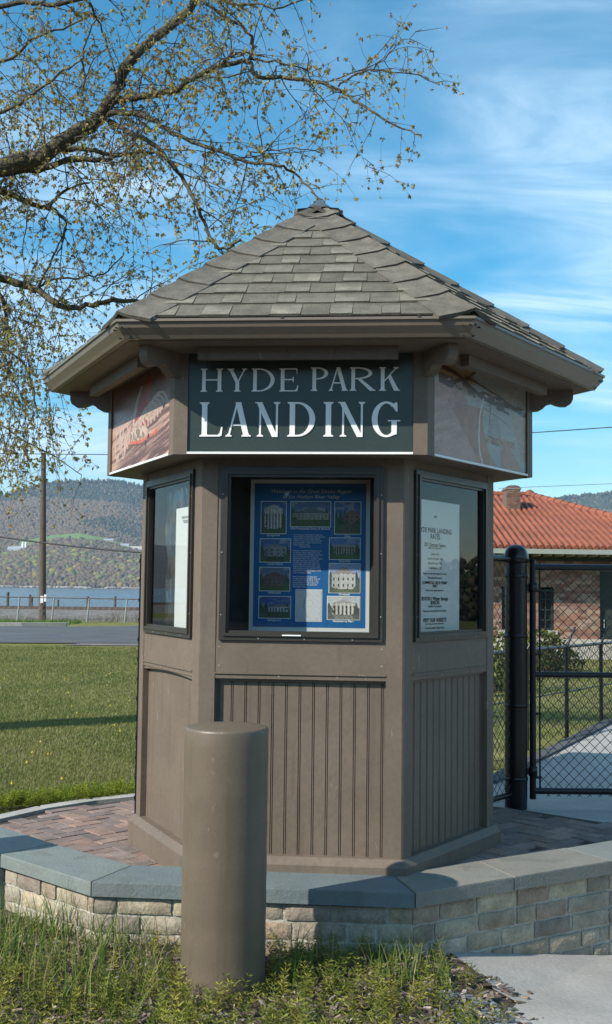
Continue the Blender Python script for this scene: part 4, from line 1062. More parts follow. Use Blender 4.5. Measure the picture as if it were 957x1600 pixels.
while cnt < 2500:
    x, y = rnd.uniform(-2.2, .75), rnd.uniform(3.3, 5.4)
    if not bed_ok(x, y): continue
    near = wall_y(x)-y
    tall = (x < -.55 and near < .9) or (BX+.2 < x < .35 and near < .25) or (.30 < x < .62 and near < .45)
    p_ = .95 if tall else (.45 if x < -.4 else .14)
    if rnd.random() > p_: continue
    h = rnd.uniform(.08, .27) if tall else rnd.uniform(.05, .13)
    if x > BX: h *= .68
    a = rnd.uniform(0, 2*PI); ln = Vector((math.cos(a), math.sin(a), 0))*h*rnd.uniform(.05, .6)
    c = (.36, .28, .16) if rnd.random() < .18 else mixc((.11, .18, .035), (.22, .26, .065), rnd.random())
    T.blade((x, y, low_z(x, y)-.01), h, ln, rnd.uniform(.0022, .0045), c, 4); cnt += 1
for (px, py, hh) in ((98, 1420, .30), (112, 1425, .24), (190, 1440, .20), (20, 1470, .22), (35, 1480, .25), (150, 1470, .17), (480, 1500, .17), (455, 1520, .2), (470, 1500, .14), (610, 1500, .14), (625, 1500, .17), (640, 1510, .16), (240, 1500, .15)):
    p = unp(px, py+25, z=0)
    for _ in range(9):
        x, y = p.x+rnd.gauss(0, .02), p.y+rnd.gauss(0, .02)
        if y > wall_y(x)-.03: y = wall_y(x)-.03-rnd.random()*.04
        a = rnd.uniform(0, 2*PI); T.blade((x, y, -.01), hh*rnd.uniform(.6, 1.15), Vector((math.cos(a), math.sin(a), 0))*hh*rnd.uniform(.1, .45), .0045, mixc((.08, .16, .035), (.15, .22, .06), rnd.random()), 5)
tag(T.out('long_grass', 'blade'), 'long green and straw coloured grass blades growing against the low brick wall', 'grass', kind='stuff')
b = MB()
for _ in range(5200):
    x, y = rnd.uniform(-2.2, 1.0), rnd.uniform(3.3, 5.4)
    if y > wall_y(x)-.02: continue
    if not bed_ok(x-rnd.random()**3*.2, y) : continue
    l, w_, t = rnd.uniform(.008, .028), rnd.uniform(.002, .007), rnd.uniform(.001, .004)
    a, e = rnd.uniform(0, PI), rnd.uniform(-.4, .4)
    k = rnd.uniform(.4, 1.5); c = rnd.choice([(.20, .15, .11), (.13, .09, .065), (.30, .25, .20), (.09, .065, .05), (.24, .19, .15)])
    ax = Vector((math.cos(a)*math.cos(e), math.sin(a)*math.cos(e), math.sin(e)))*l; ay = Vector((-math.sin(a), math.cos(a), rnd.uniform(-.3, .3)))*w_; az = Vector((0, 0, t))
    b.obox((x, y, low_z(x, y)+.016+abs(math.sin(e))*l*.6), ax, ay, az, tuple(v*k for v in c))
for _ in range(45):
    x, y = rnd.uniform(-1.4, .75), rnd.uniform(3.9, 5.0)
    if bed_ok(x, y):
        l = rnd.uniform(.003, .007); a = rnd.uniform(0, 3); b.obox((x, y, .02), (l*math.cos(a), l*math.sin(a), l*.3), (-l*.7*math.sin(a), l*.7*math.cos(a), .002), (0, -l*.2, l*.6), (.40, .38, .33))
tag(b.build('bark_mulch', 'chip'), 'brown bark mulch chips and small stones scattered over the planting bed', 'mulch', kind='stuff')
# small grey stones at the edge of the pavement
b = MB()
for _ in range(700):
    y = rnd.uniform(3.6, 4.55); x = .62 + rnd.gauss(.06, .08)
    l = rnd.uniform(.003, .008); k = rnd.uniform(.6, 1.4)
    b.obox((x, y, low_z(x, y)+.018), (l, l*.3, 0), (-l*.3, l, 0), (0, 0, l*.6), (.16*k, .17*k, .18*k))
tag(b.build('loose_gravel', 'chip'), 'small grey stones along the edge of the pavement', 'gravel', kind='stuff')

# lawn blades near the patio, low leafy tufts on the lawn edge, dandelions
n = 230000
ys_ = 6.6 + rng.random(n)**1.55*22; xs_ = -rng.uniform(.10, .33, n)*ys_
keep = np.array([not inpoly(x, y, PB) for x, y in zip(xs_, ys_)]) & (ys_ > np.array([wall_y(x)+.35 for x in xs_])) 
xs_, ys_ = xs_[keep], ys_[keep]; n = len(xs_)
zs_ = np.array([high_z(0, y) for y in ys_]); h = rng.uniform(.012, .034, n)*(1+.02*(ys_-7)); a = rng.uniform(0, 2*PI, n); lx, ly = np.cos(a)*h*.6, np.sin(a)*h*.6; wd = .003+.0012*(ys_-7)/4
b0 = np.stack([xs_-np.sin(a)*wd, ys_+np.cos(a)*wd, zs_], 1); b1 = np.stack([xs_+np.sin(a)*wd, ys_-np.cos(a)*wd, zs_], 1); tp = np.stack([xs_+lx, ys_+ly, zs_+h], 1)
V = np.stack([b0, b1, tp], 1).reshape(-1, 3); Fc = np.arange(3*n).reshape(n, 3)
tt = rng.random((n, 1))*.6 + .4*(.5+.5*np.sin(xs_*2.1+np.sin(ys_*1.3)*2))[:, None]
cols = np.array([[.105, .150, .030]])*(1-tt) + np.array([[.25, .245, .075]])*tt
dry = rng.random(n) < .20; cols[dry] = (.32, .28, .16)
tag(raw_mesh('lawn_grass', V, Fc, cols, 'blade'), 'short grass blades of the lawn next to the patio', 'grass', kind='stuff')
T = Tri()
for _ in range(520):
    t = rnd.random(); x = -2.2 + 1.9*t + rnd.gauss(0, .05); y = 6.95 + .95*min(1, t*1.15) + rnd.random()**1.3*.42*(.25+t)
    if inpoly(x, y, PB) : continue
    k = rnd.uniform(.8, 1.2); c = mixc((.15, .21, .02), (.24, .27, .03), rnd.random()); feather(T, x, y+.1, .165, rnd.uniform(.05, .10), tuple(v*k for v in c))
tag(T.out('edge_weeds', 'weed'), 'bright yellow-green leafy weeds along the back edge of the patio', 'weeds', kind='stuff')
b = MB()
for _ in range(34):
    y = rnd.uniform(8, 22); x = -rnd.uniform(.14, .31)*y; r_ = .011
    z = high_z(x, y)+.035
    b.add([(x+r_*math.cos(i*PI/3), y+r_*math.sin(i*PI/3), z) for i in range(6)]+[(x, y, z+.02)], [(i, (i+1) % 6, 6) for i in range(6)], (.50, .36, .03))
tag(b.build('dandelion_flowers', 'chip'), 'yellow dandelion flowers dotted over the lawn', 'flowers', kind='stuff')

# ------------------------------------------------------------------ black gate and fences
def mesh_panel(b, o, ux, W, H, pitch, r, n=4, z=Vector((0, 0, 1))):
    """chain-link diamonds filling a rectangle from o along ux (unit) and up"""
    o = Vector(o); ux = Vector(ux); nrm = ux.cross(z)
    k = -H
    while k < W:
        for sgn in (1, -1):
            # line u = k + s (sgn 1)  or u = k + (H - s)
            s0, s1 = 0.0, H
            if sgn == 1: lo, hi = max(0, -k), min(H, W-k); pa, pb = (k+lo, lo), (k+hi, hi)
            else: lo, hi = max(0, -k), min(H, W-k); pa, pb = (k+lo, H-lo), (k+hi, H-hi)
            if hi-lo > .01:
                b.tube([o+ux*pa[0]+z*pa[1]+nrm*r*sgn*.8, o+ux*pb[0]+z*pb[1]+nrm*r*sgn*.8], r, n, caps=False)
        k += pitch
def barb_top(b, o, ux, W, pitch, z, r):
    o = Vector(o); ux = Vector(ux); u = 0
    while u < W: 
        p = o+ux*u; b.tube([p, p+Vector((0, 0, .028))+ux*.015], r, 3, caps=False); b.tube([p+ux*.012, p+Vector((0, 0, .028))+ux*-.005], r, 3, caps=False); u += pitch
PX_, PY_ = 1.352, 7.13
post = thing('fence_post', 'thick black round steel post with domed cap beside the kiosk', 'fence post', (PX_, PY_, .2))
PO = (PX_, PY_, .2)
b = MB(); b.lathe((PX_, PY_, 0), [(.071, .1), (.071, 1.80)], 28); b.build('pipe', 'blackpaint', post, PO)
b = MB(); b.lathe((PX_, PY_, 1.775), [(.071, 0), (.080, .0), (.081, .035), (.078, .045), (.077, .052), (.066, .085), (.046, .107), (.022, .118), (.0005, .121)], 28); b.build('cap', 'blackpaint', post, PO)
for z in (.40, .86, 1.30, 1.68):
    b = MB(); b.lathe((PX_, PY_, z), [(.0715, 0), (.0745, .001), (.0745, .024), (.0715, .025)], 24)
    b.build('band', 'blackpaint', post, PO)
GX0 = unp(833, 1230, Y=PY_).x; gate = thing('gate', 'black chain-link gate with pipe frame hung on the thick post', 'gate', (GX0, PY_, .3)); GO = (GX0, PY_, .3)
zb, zm, zt = .335, 1.068, 1.752; GW = 1.25
gu = Vector((1, .02, 0)).normalized(); G0 = Vector((GX0, PY_, 0)); Zv = Vector((0, 0, 1))
b = MB(); b.tube([G0+Zv*(zb-.05), G0+Zv*(zt+.045)], .021, 12)
for zz in (zb, zm, zt): b.tube([G0+Zv*zz, G0+gu*GW+Zv*zz], .021 if zz != zm else .018, 12)
b.tube([G0+gu*GW+Zv*(zb-.02), G0+gu*GW+Zv*(zt+.02)], .021, 12); b.build('frame', 'blackpaint', gate, GO)
b = MB(); q = G0+gu*.045; b.tube([q+Zv*(zb-.02), q+Zv*(zt+.03)], .006, 6)
for zz in (.42, .82, 1.20, 1.60):
    b.tube([G0+Zv*zz, G0+gu*.055+Zv*zz], .009, 6)
b.build('tension_bar', 'blackpaint', gate, GO)
for zz in (.46, 1.62):
    b = MB(); b.lathe((GX0, PY_, zz), [(.022, -.03), (.029, -.03), (.029, .03), (.022, .03)], 14); b.obox((GX0-.045, PY_, zz), (.03, 0, 0), (0, .012, 0), (0, 0, .02)); b.build('hinge', 'blackpaint', gate, GO)
b = MB(); mesh_panel(b, G0+gu*.045+Zv*(zb-.035), gu, GW-.05, zt-zb+.06, .066, .0021)
b.build('chain_link', 'chain', gate, GO)
# short side panel between kiosk and post
s0 = Vector((PX_-.02, PY_-.02, 0)); s1 = Vector((.93, 6.62, 0)); su = (s1-s0).normalized(); SW = (s1-s0).length
sp = thing('chain_link_fence', 'short black chain-link panel between the thick post and the back of the kiosk', 'fence', (s0.x, s0.y, .2)); SO = (s0.x, s0.y, .2)
b = MB(); b.tube([s0+Zv*1.80, s1+Zv*1.80], .021, 10); b.build('rail', 'blackpaint', sp, SO); b = MB(); b.tube([s0+Zv*.32, s1+Zv*.32], .018, 10); b.build('rail', 'blackpaint', sp, SO)
b = MB(); mesh_panel(b, s0+Zv*.29, su, SW, 1.50, .066, .0021); b.build('chain_link', 'chain', sp, SO)
# lower fence further back
f0 = Vector((.75, 8.85, 0)); fdir = Vector((3.26-2.70, 12.25-11.50, 0)).normalized()
fA = unp(886, 1147, z=.165); fB = unp(940, 1134, z=.155)
fdir = Vector((fB.x-fA.x, fB.y-fA.y, 0)); sp_ = fdir.length; fdir.normalize()
lf = thing('low_fence', 'low black chain-link fence with bent arms on its posts beyond the concrete path', 'fence', (fA.x, fA.y, .15)); LO = (fA.x, fA.y, .15)
ztop = unp(884, 1009, Y=fA.y).z
b = MB(); st_ = fA - fdir*sp_*3.0; en = fA + fdir*sp_*8; st_.z = 0; en.z = 0
b.tube([st_+Zv*ztop, en+Zv*(ztop-.03)], .016, 8); b.build('top_rail', 'blackpaint', lf, LO); b = MB(); b.tube([st_+Zv*(.60), en+Zv*.56], .007, 6); b.build('brace_wire', 'blackpaint', lf, LO)
for i in range(-3, 9):
    p = fA + fdir*sp_*i; p.z = 0; b = MB(); b.tube([p+Zv*.0, p+Zv*ztop], .021, 8)
    b.tube([p+Zv*(ztop-.02), p+Vector((.10, .05, ztop+.19))], .012, 6); b.build('post', 'blackpaint', lf, LO)
b = MB(); mesh_panel(b, st_+Zv*.17, fdir, sp_*11, ztop-.18, .075, .0022, 3); b.build('chain_link', 'chain', lf, LO)

# ------------------------------------------------------------------ utility pole, wires, river fence, pilings
pb_ = unp(66.5, 967, Y=60); pt_ = unp(68.5, 708, Y=60)
up_ = thing('utility_pole', 'tall brown wooden utility pole at the roadside with a thin curved bracket', 'utility pole', (pb_.x, 60, -.33)); UO = (pb_.x, 60, -.33)
b = MB(); b.tube([(pb_.x, 60, -.5), (pb_.x*.5+pt_.x*.5, 60, 4), (pt_.x, 60, pt_.z)], [.21, .18, .13], 12); b.build('pole', 'wood', up_, UO)
b = MB(); q = [unp(a, c, Y=59.8) for a, c in ((62, 765), (52, 757), (42, 751), (32, 749))]; b.tube(q, .035, 6); b.build('bracket', 'galv', up_, UO)
b = MB(); q = unp(66, 937, Y=59.7); b.box(q.x-.10, q.x+.06, 59.72, 59.76, q.z-.18, q.z+.2); b.build('tag_plate', 'whitep', up_, UO); b = MB(); q = unp(70, 934, Y=59.7); b.box(q.x-.02, q.x+.10, 59.66, 59.71, q.z-.2, q.z+.18); b.build('tag_plate', 'whitep', up_, UO)
def wire(label, pts, r, sag=0, n=14):
    a, c = Vector(pts[0]), Vector(pts[1]); P = []
    for i in range(n+1):
        t = i/n; p = a.lerp(c, t); p.z -= sag*4*t*(1-t); P.append(p)
    b = MB(); b.tube(P, r, 5); return tag(b.build('overhead_wire', 'wire'), label, 'wire', 'overhead wires')
wire('thin overhead wire running level from the top of the utility pole to behind the kiosk', (unp(-80, 708, Y=60), unp(240, 711, Y=58)), .022)
wire('sagging thick overhead wire crossing in front of the hillside left of the kiosk', (unp(-60, 829, Y=50), unp(230, 864, Y=46)), .035, .10)
wire('thin overhead wire in the sky to the right of the sign box', (unp(820, 677, Y=60), unp(1050, 661, Y=50)), .026)
wire('faint overhead wire low in the sky above the red roof', (unp(780, 763, Y=90), unp(1050, 752, Y=88)), .018)
wf = thing('river_fence', 'grey galvanised chain-link fence on the far side of the road along the railway', 'fence', (-12, 57.2, -.33)); RO = (-12, 57.2, -.33)
zt2 = unp(100, 935, Y=57.2).z
b = MB(); b.tube([(-40, 57.2, zt2+.18), (12, 57.2, zt2-.12)], .030, 6); b.build('top_rail', 'rail', wf, RO)
for px in (-60, 30, 84, 139, 198, 255, 312): 
    x = unp(px, 950, Y=57.2).x; b = MB(); b.tube([(x-.08, 57.2, -.4), (x+.02, 57.2, zt2+.02+(-.0058*(x+12)))], .045, 6); b.build('post', 'galv', wf, RO)
b = MB(); mesh_panel(b, (-24, 57.2, -.34), (1, 0, 0), 26, 1.18, .32, .006, 3); b.build('chain_link', 'galv', wf, RO)
for i, (px, w_, top) in enumerate(((12, .22, 925), (46, .18, 929), (50, .20, 932), (90, .17, 937), (137, .22, 932), (179, .18, 932))):
    q = unp(px, top, Y=92); lab = ['grey timber piling in the river, the leftmost one', 'thinner left piling of the close pair left of the utility pole', 'right piling of the close pair left of the utility pole', 'short timber piling in the river just right of the utility pole', 'tall leaning timber piling in the river behind the fence post', 'timber piling in the river nearest the kiosk'][i]
    b = MB(); b.tube([(0, 0, -3.6-q.z), (rnd.uniform(-.1, .1), 0, 0)], [w_*.62, w_*.55], 8); o = b.build('timber_piling', 'wood'); o.location = (q.x, 92, q.z); tag(o, lab, 'piling', 'timber pilings in the river')
# dry weeds along the tracks
T = Tri()
for _ in range(5200):
    x = rnd.uniform(-22, 0); y = rnd.uniform(57.6, 64)
    if x < -9 and rnd.random() < .55: continue
    h = rnd.uniform(.1, .55)*(1.3 if x > -11 else .7); T.blade((x, y, -.36), h, Vector((rnd.uniform(-.2, .2), rnd.uniform(-.2, .2), 0)), .012, rnd.choice([(.20, .15, .10), (.15, .11, .08), (.10, .12, .05)]), 2)
tag(T.out('dry_weeds', 'blade'), 'dry brown weeds along the railway fence', 'weeds', kind='stuff')
T = Tri()
for _ in range(3000):
    x = rnd.uniform(-24, -11); y = rnd.uniform(rf(x)+1.8, 56.8); T.blade((x, y, high_z(x, y)), rnd.uniform(.1, .3), Vector((rnd.uniform(-.1, .1), 0, 0)), .02, (.10, .17, .03), 2)
tag(T.out('verge_grass', 'blade'), 'green grass strip between the far kerb and the wire fence', 'grass', kind='stuff')

# ------------------------------------------------------------------ hills with woods
def hill_z(x, y):
    """far bank rising from y=1500; ridge profile by direction"""
    px = 478.5 + x/y*F_PX
    kp = [(-900, 60), (-400, 90), (0, 138), (70, 154), (130, 163), (180, 162), (225, 153), (330, 140), (470, 120), (640, 118), (770, 128), (840, 141), (900, 147), (960, 153), (1050, 156), (1500, 120), (2600, 100)]
    for (a, c), (d, e) in zip(kp, kp[1:]):
        if a <= px <= d: rp_ = c+(e-c)*(px-a)/(d-a); break
    else: rp_ = 90
    ridge = rp_/F_PX*2500 + 1.6
    bump_ = 6*math.sin(x*.013+y*.004)+4*math.sin(x*.031+1)+3*math.sin(y*.02+x*.01)
    t = (y-1500)/1000
    if t < 0: return -3.2
    if t <= 1: s_ = min(1, t); z = -3 + (ridge+3)*(.10*min(1, t*12) + .90*(s_**1.32)) - 8*(t > .03)
    else: z = ridge - (t-1)*120
    return z + bump_*min(1, t*3)*(1-.7*max(0, 1-abs(t-1)*3))
gx = np.linspace(-2600, 2600, 131); gy = np.concatenate([[1490, 1500, 1515], np.linspace(1540, 3100, 50)])
V = np.array([(x, y, hill_z(x, y)) for y in gy for x in gx]); n = len(gx)
Fc = np.array([(j*n+i, j*n+i+1, (j+1)*n+i+1, (j+1)*n+i) for j in range(len(gy)-1) for i in range(n-1)])
struct(raw_mesh('hills', V, Fc, None, 'terrain'), 'long hill on the far bank of the river', 'hill')
# unit ico
t_ = (1+5**.5)/2
ico = np.array([(-1, t_, 0), (1, t_, 0), (-1, -t_, 0), (1, -t_, 0), (0, -1, t_), (0, 1, t_), (0, -1, -t_), (0, 1, -t_), (t_, 0, -1), (t_, 0, 1), (-t_, 0, -1), (-t_, 0, 1)])/math.hypot(1, t_)
icf = np.array([(0, 11, 5), (0, 5, 1), (0, 1, 7), (0, 7, 10), (0, 10, 11), (1, 5, 9), (5, 11, 4), (11, 10, 2), (10, 7, 6), (7, 1, 8), (3, 9, 4), (3, 4, 2), (3, 2, 6), (3, 6, 8), (3, 8, 9), (4, 9, 5), (2, 4, 11), (6, 2, 10), (8, 6, 7), (9, 8, 1)])
def blobs(name, C, S, cols, material, label, cat):
    n = len(C); jit = 1 + rng.uniform(-.38, .38, (n, 12, 1))
    V = (ico[None]*jit*S[:, None, :] + C[:, None, :]).reshape(-1, 3)
    Fc = (icf[None] + (np.arange(n)*12)[:, None, None]).reshape(-1, 3)
    cc = np.repeat(cols, 20, 0)*(1+rng.uniform(-.12, .12, (n*20, 1)))
    return tag(raw_mesh(name, V, Fc, cc, material), label, cat, kind='stuff')
C = []; S = []; K = []
def clearing(x, y):
    px = 478.5 + x/y*F_PX
    return 1835 < y < 1895 and (30 < px < 150 or (150 <= px < 235 and y > 1850))
Ny = 62000
while len(C) < Ny:
    y = 1502 + rng.random()**1.1*1050; x = rng.uniform(-.36, .34)*y
    px = 478.5+x/y*F_PX
    if 250 < px < 740 and rng.random() < .85: continue
    if clearing(x, y): continue
    z = hill_z(x, y); r = rng.uniform(2.2, 4.6); t = (y-1500)/1000
    patch = math.sin(x*.011+2*math.sin(y*.008))+math.sin(y*.017+x*.006)
    u = rng.random()
    if (t > .80 and patch > -.3 and u < .75) or (t > .45 and patch > 1.3 and u < .5) or u < .02 or (px > 830 and .40 < t < .52 and u < .75): c = (.035, .055, .035); sx, sz = r*.6, r*1.5
    elif (t < .34 and u < .085) or u < .015: c = (.21, .175, .05) if rng.random() < .6 else (.14, .165, .05); sx, sz = r*1.5, r*1.4
    elif u < .5: c = (.150, .108, .068); sx, sz = r, r*1.15
    else: c = (.122, .100, .062); sx, sz = r, r*1.15
    C.append((x, y, z+sz*.6)); S.append((sx, sx, sz)); K.append(np.array(c)*rng.uniform(.9, 1.1))
blobs('hillside_wood', np.array(C), np.array(S), np.array(K), 'hillwood', 'leafless brown and early green woods covering the far hill', 'woods')
# meadow and far buildings
b = MB(); nb_ = 24; vs = []
for i in range(nb_+1):
    px = 25 + (245-25)*i/nb_
    for yy in (1822, 1905):
        x = (px-478.5)/F_PX*yy; vs.append((x, yy, hill_z(x, yy)+2.0 + (3 if yy > 1850 else 0)))
b.add(vs, [(2*i, 2*i+2, 2*i+3, 2*i+1) for i in range(nb_)])
struct(b.build('hillside_meadow', 'meadow'), 'strip of bright green meadow across the far hillside', 'meadow')
def far_house(name, px, dist, Wm, Dm, Hm, rh, wallm, roofm, label, silos=0, cat='house', dz=0):
    x = (px-478.5)/F_PX*dist; z = hill_z(x, dist)+2+dz
    t = thing(name, label, cat, (x, dist, z), group='buildings on the far hillside'); O = (x, dist, z)
    b = MB(); b.box(x-Wm/2, x+Wm/2, dist-Dm/2, dist+Dm/2, z-4, z+Hm); b.build('wall', wallm, t, O)
    b = MB(); q = [(x-Wm/2-.5, dist-Dm/2-.5, z+Hm), (x+Wm/2+.5, dist-Dm/2-.5, z+Hm), (x+Wm/2+.5, dist+Dm/2+.5, z+Hm), (x-Wm/2-.5, dist+Dm/2+.5, z+Hm), (x-Wm/2-.5, dist, z+Hm+rh), (x+Wm/2+.5, dist, z+Hm+rh)]
    b.add(q, [(0, 1, 5, 4), (2, 3, 4, 5), (1, 2, 5), (3, 0, 4), (3, 2, 1, 0)]); b.build('roof', roofm, t, O)
    for i in range(silos):
        b = MB(); b.lathe((x+Wm/2+2.5+i*5, dist, z), [(2.2, -4), (2.2, Hm+rh+4), (1.6, Hm+rh+6), (.01, Hm+rh+7)], 12); b.build('silo', wallm, t, O)
    for i in range(3):
        b = MB(); xx = x-Wm/2+Wm*(i+.5)/3; b.box(xx-.8, xx+.8, dist-Dm/2-.06, dist-Dm/2, z+1.2, z+3.2); b.build('window', 'darkwin', t, O)
    return t
far_house('farm_barn', 20, 1806, 12, 10, 5, 5, 'greyp', 'greyp', 'small grey barn left of the white barn on the hillside', cat='barn')
far_house('farm_barn', 29, 1800, 11, 10, 6, 5, 'whitep', 'greyp', 'white farm barn with two tall silos on the hillside left of the utility pole', silos=2, cat='barn', dz=-1)
far_house('farmhouse', 171, 1860, 16, 9, 5, 3, 'pale', 'greyp', 'pale farmhouse leftmost of the houses across the hillside near the kiosk')
far_house('farmhouse', 196, 1855, 14, 9, 5, 3, 'whitep', 'greyp', 'white farmhouse in the middle of the row on the far hillside')
far_house('farmhouse', 214, 1850, 20, 9, 5, 3, 'whitep', 'pale', 'long white farmhouse on the far hillside next to the kiosk edge')
# pale rocks at the waterline
C = []; S = []; K = []
for _ in range(1500):
    y = 1493+rng.random()*8; x = rng.uniform(-.30, -.1)*y; r = rng.uniform(.5, 2.2)*(1 if math.sin(x*.05)+math.sin(x*.013) > -.4 else .3); C.append((x, y, -3+r*.5)); S.append((r*1.5, r, r*rng.uniform(.6, 1.2))); K.append(np.array((.30, .27, .235))*rng.uniform(.5, 1.2))
blobs('shore_rocks', np.array(C), np.array(S), np.array(K), 'hillwood', 'pale rocks along the foot of the hill at the waterline', 'rocks')

# woods behind and beside the viewer (seen mirrored in the windows)
C = []; S = []; K = []
for _ in range(22000):
    a = rng.uniform(0, 1)
    if a < .55: x = rng.uniform(-70, 60); y = rng.uniform(-62, -48)
    else: x = rng.uniform(46, 54); y = rng.uniform(2, 52)
    z = -1+rng.random()**.8*((9+2.2*math.sin(x*.3+y*.37)) if a < .55 else (3.3+.7*math.sin(y*.4)+.6*math.sin(y*1.1+x))); r = rng.uniform(.22, .75) if a < .55 else rng.uniform(.08, .24); C.append((x, y, z)); S.append((r, r, r*1.2)); K.append(np.array((.07, .085, .04) if rng.random() < .5 else (.12, .095, .07))*rng.uniform(.6, 1.3))
blobs('roadside_wood', np.array(C), np.array(S), np.array(K), 'hillwood', 'dense wood on the near side of the road behind the viewer', 'woods')

# ------------------------------------------------------------------ station building
SY = 26.0
def sx_(px, Y=SY): return (px-478.5)/F_PX*Y
ez = unp(900, 857, Y=SY-.6).z; rz_ = unp(825, 777, Y=30.5).z
st = thing('station_building', 'low brick station building with red clay tile hip roof behind the black gate', 'building', (6, SY, -.2)); TO = (6, SY, -.2)
X0, X1 = 1.0, 8.9; YB = 35.0
# brick walls, laid as coloured faces
def brickwall(b, x0, x1, y, z0, z1, holes):
    bh_, bl_ = .075, .215; r = 0; z = z0
    while z < z1-.001:
        zz = min(z+bh_, z1); x = x0 - (bl_/2 if r % 2 else 0)
        while x < x1:
            a, c = max(x, x0), min(x+bl_, x1)
            segs = [(a, c)]
            for (h0, h1, hz0, hz1) in holes:
                if zz > hz0 and z < hz1:
                    ns = []
                    for (p, q) in segs:
                        if q <= h0 or p >= h1: ns.append((p, q)); continue
                        if p < h0: ns.append((p, h0))
                        if q > h1: ns.append((h1, q))
                    segs = ns
            k = rnd.uniform(.7, 1.2); cc = rnd.choice([(.26, .13, .09), (.22, .115, .085), (.30, .20, .15), (.19, .11, .085), (.27, .19, .15)])
            for p, q in segs:
                if q-p > .01: b.add([(p, y, z), (q, y, z), (q, y, zz), (p, y, zz)], [(0, 1, 2, 3)], tuple(v*k for v in cc))
            x += bl_
        z = zz; r += 1
wz0 = unp(860, 998, Y=SY).z; wzt = ez-.28
winx0, winx1 = sx_(842), sx_(866); wz_t = unp(860, 921, Y=SY).z; wz_b = unp(860, 985, Y=SY).z
dx0 = sx_(938)
holes = [(winx0, winx1, wz_b, wz_t), (dx0, dx0+1.0, -.3, unp(940, 888, Y=SY).z), (sx_(785), sx_(800), wz_b, wz_t)]
b = MB(); brickwall(b, X0, X1, SY, wz0, wzt, holes)
b.box(X0+.01, X1-.01, SY+.35, SY+.6, -.3, ez, (.12, .08, .06)); b.box(X0, X0+.3, SY+.62, YB, -.3, ez, (.24, .13, .09)); b.box(X1-.3, X1, SY+.62, YB, -.3, ez, (.24, .13, .09)); b.box(X0, X1, YB-.3, YB+.002, -.3, ez-.01, (.24, .13, .09))
b.build('wall', 'brick', st, TO)
b = MB(); b.box(X0-.05, X1+.05, SY-.06, SY-.003, -.4, wz0); b.build('foundation', 'pale', st, TO)
b = MB(); b.box(X0-.02, X1+.02, SY-.05, SY+.02, wzt, ez-.02); b.build('frieze', 'darkgreen', st, TO)
def swin(x0, x1, z0, z1, cols, rows_):
    b = MB(); b.box(x0, x0+.05, SY+.05, SY+.10, z0, z1); b.box(x1-.05, x1, SY+.05, SY+.10, z0, z1); b.box(x0+.05, x1-.05, SY+.05, SY+.10, z0, z0+.05); b.box(x0+.05, x1-.05, SY+.05, SY+.10, z1-.05, z1)
    for i in range(1, cols): xx = x0+(x1-x0)*i/cols; b.box(xx-.012, xx+.012, SY+.055, SY+.09, z0+.05, z1-.05)
    for j in range(1, rows_): zz = z0+(z1-z0)*j/rows_; b.box(x0+.05, x1-.05, SY+.052, SY+.093, zz-.012, zz+.012)
    wn = b.build('window', 'darkgreen', st, TO)
    b = MB(); b.box(x0+.01, x1-.01, SY+.11, SY+.12, z0+.01, z1-.01); b.build('pane', 'darkwin', wn, TO)
    b = MB(); b.box(x0-.08, x1+.08, SY-.05, SY+.12, z0-.09, z0-.001); b.build('sill', 'pale', wn, TO)
swin(winx0, winx1, wz_b, wz_t, 2, 4); swin(sx_(785), sx_(800), wz_b, wz_t, 2, 4)
b = MB(); b.box(dx0, dx0+1.0, SY+.1, SY+.16, -.3, unp(940, 888, Y=SY).z); dr = b.build('recess_shade_door', 'darkgreen', st, TO)  # added door; its dark colour stands for shade in the wall recess
b = MB(); b.tube([(dx0+.12, SY+.08, .75), (dx0+.12, SY+.08, .95)], .015, 6); b.build('handle', 'galv', dr, TO)  # handle invented along with the door that stands for the shaded recess
# roof
OV = .75
E = [(X0-OV, SY-OV), (X1+OV, SY-OV), (X1+OV, YB+OV), (X0-OV, YB+OV)]; rx1 = unp(828, 777, Y=30.5).x; rx0 = X0+2.5
ry = (SY+YB)/2
b = MB()
vs = [(x, y, ez) for x, y in E] + [(rx0, ry, rz_), (rx1, ry, rz_)] + [(x, y, ez-.06) for x, y in E]
b.add(vs, [(0, 1, 5, 4), (1, 2, 5), (2, 3, 4, 5), (3, 0, 4), (0, 6, 7, 1), (1, 7, 8, 2), (6, 9, 8, 7)])
rf_ = b.build('roof', 'tile', st, TO)
# tile ribs on the front slope and on the right hip
b = MB(); step = .155; x = X0-OV
while x < X1+OV:
    xa = x; u_ = 1.0
    # end height of the rib where it meets the hips
    if xa < rx0: u_ = (xa-(X0-OV))/(rx0-(X0-OV))
    if xa > rx1: u_ = ((X1+OV)-xa)/((X1+OV)-rx1)
    if u_ > .03:
        n_ = 14; P_ = []; rr_ = []
        for i in range(n_+1):
            t = u_*i/n_; P_.append((xa, SY-OV-.03+(ry-SY+OV)*t, ez+.012+(rz_-ez)*t+(.012 if i % 2 else 0))); rr_.append(.062)
        b.tube(P_, rr_, 6, smooth=True)
    x += step
y = SY-OV
while y < YB+OV:
    u_ = (y-(SY-OV))/(ry-(SY-OV)) if y < ry else ((YB+OV)-y)/((YB+OV)-ry)
    if u_ > .03: b.tube([(X1+OV+.03, y, ez+.012), (X1+OV-(X1+OV-rx1)*u_, y, ez+.012+(rz_-ez)*u_)], .062, 6)
    y += step
b.build('tile_rib', 'tile', rf_, TO)
b = MB()
for p, q in ((E[1], 5), (E[2], 5), (E[0], 4)):
    a = Vector((p[0], p[1], ez+.06)); c = Vector((rx1 if q == 5 else rx0, ry, rz_+.06)); n_ = 26
    for i in range(n_): b.tube([a.lerp(c, i/n_), a.lerp(c, (i+1.08)/n_)], [.105, .085], 8)
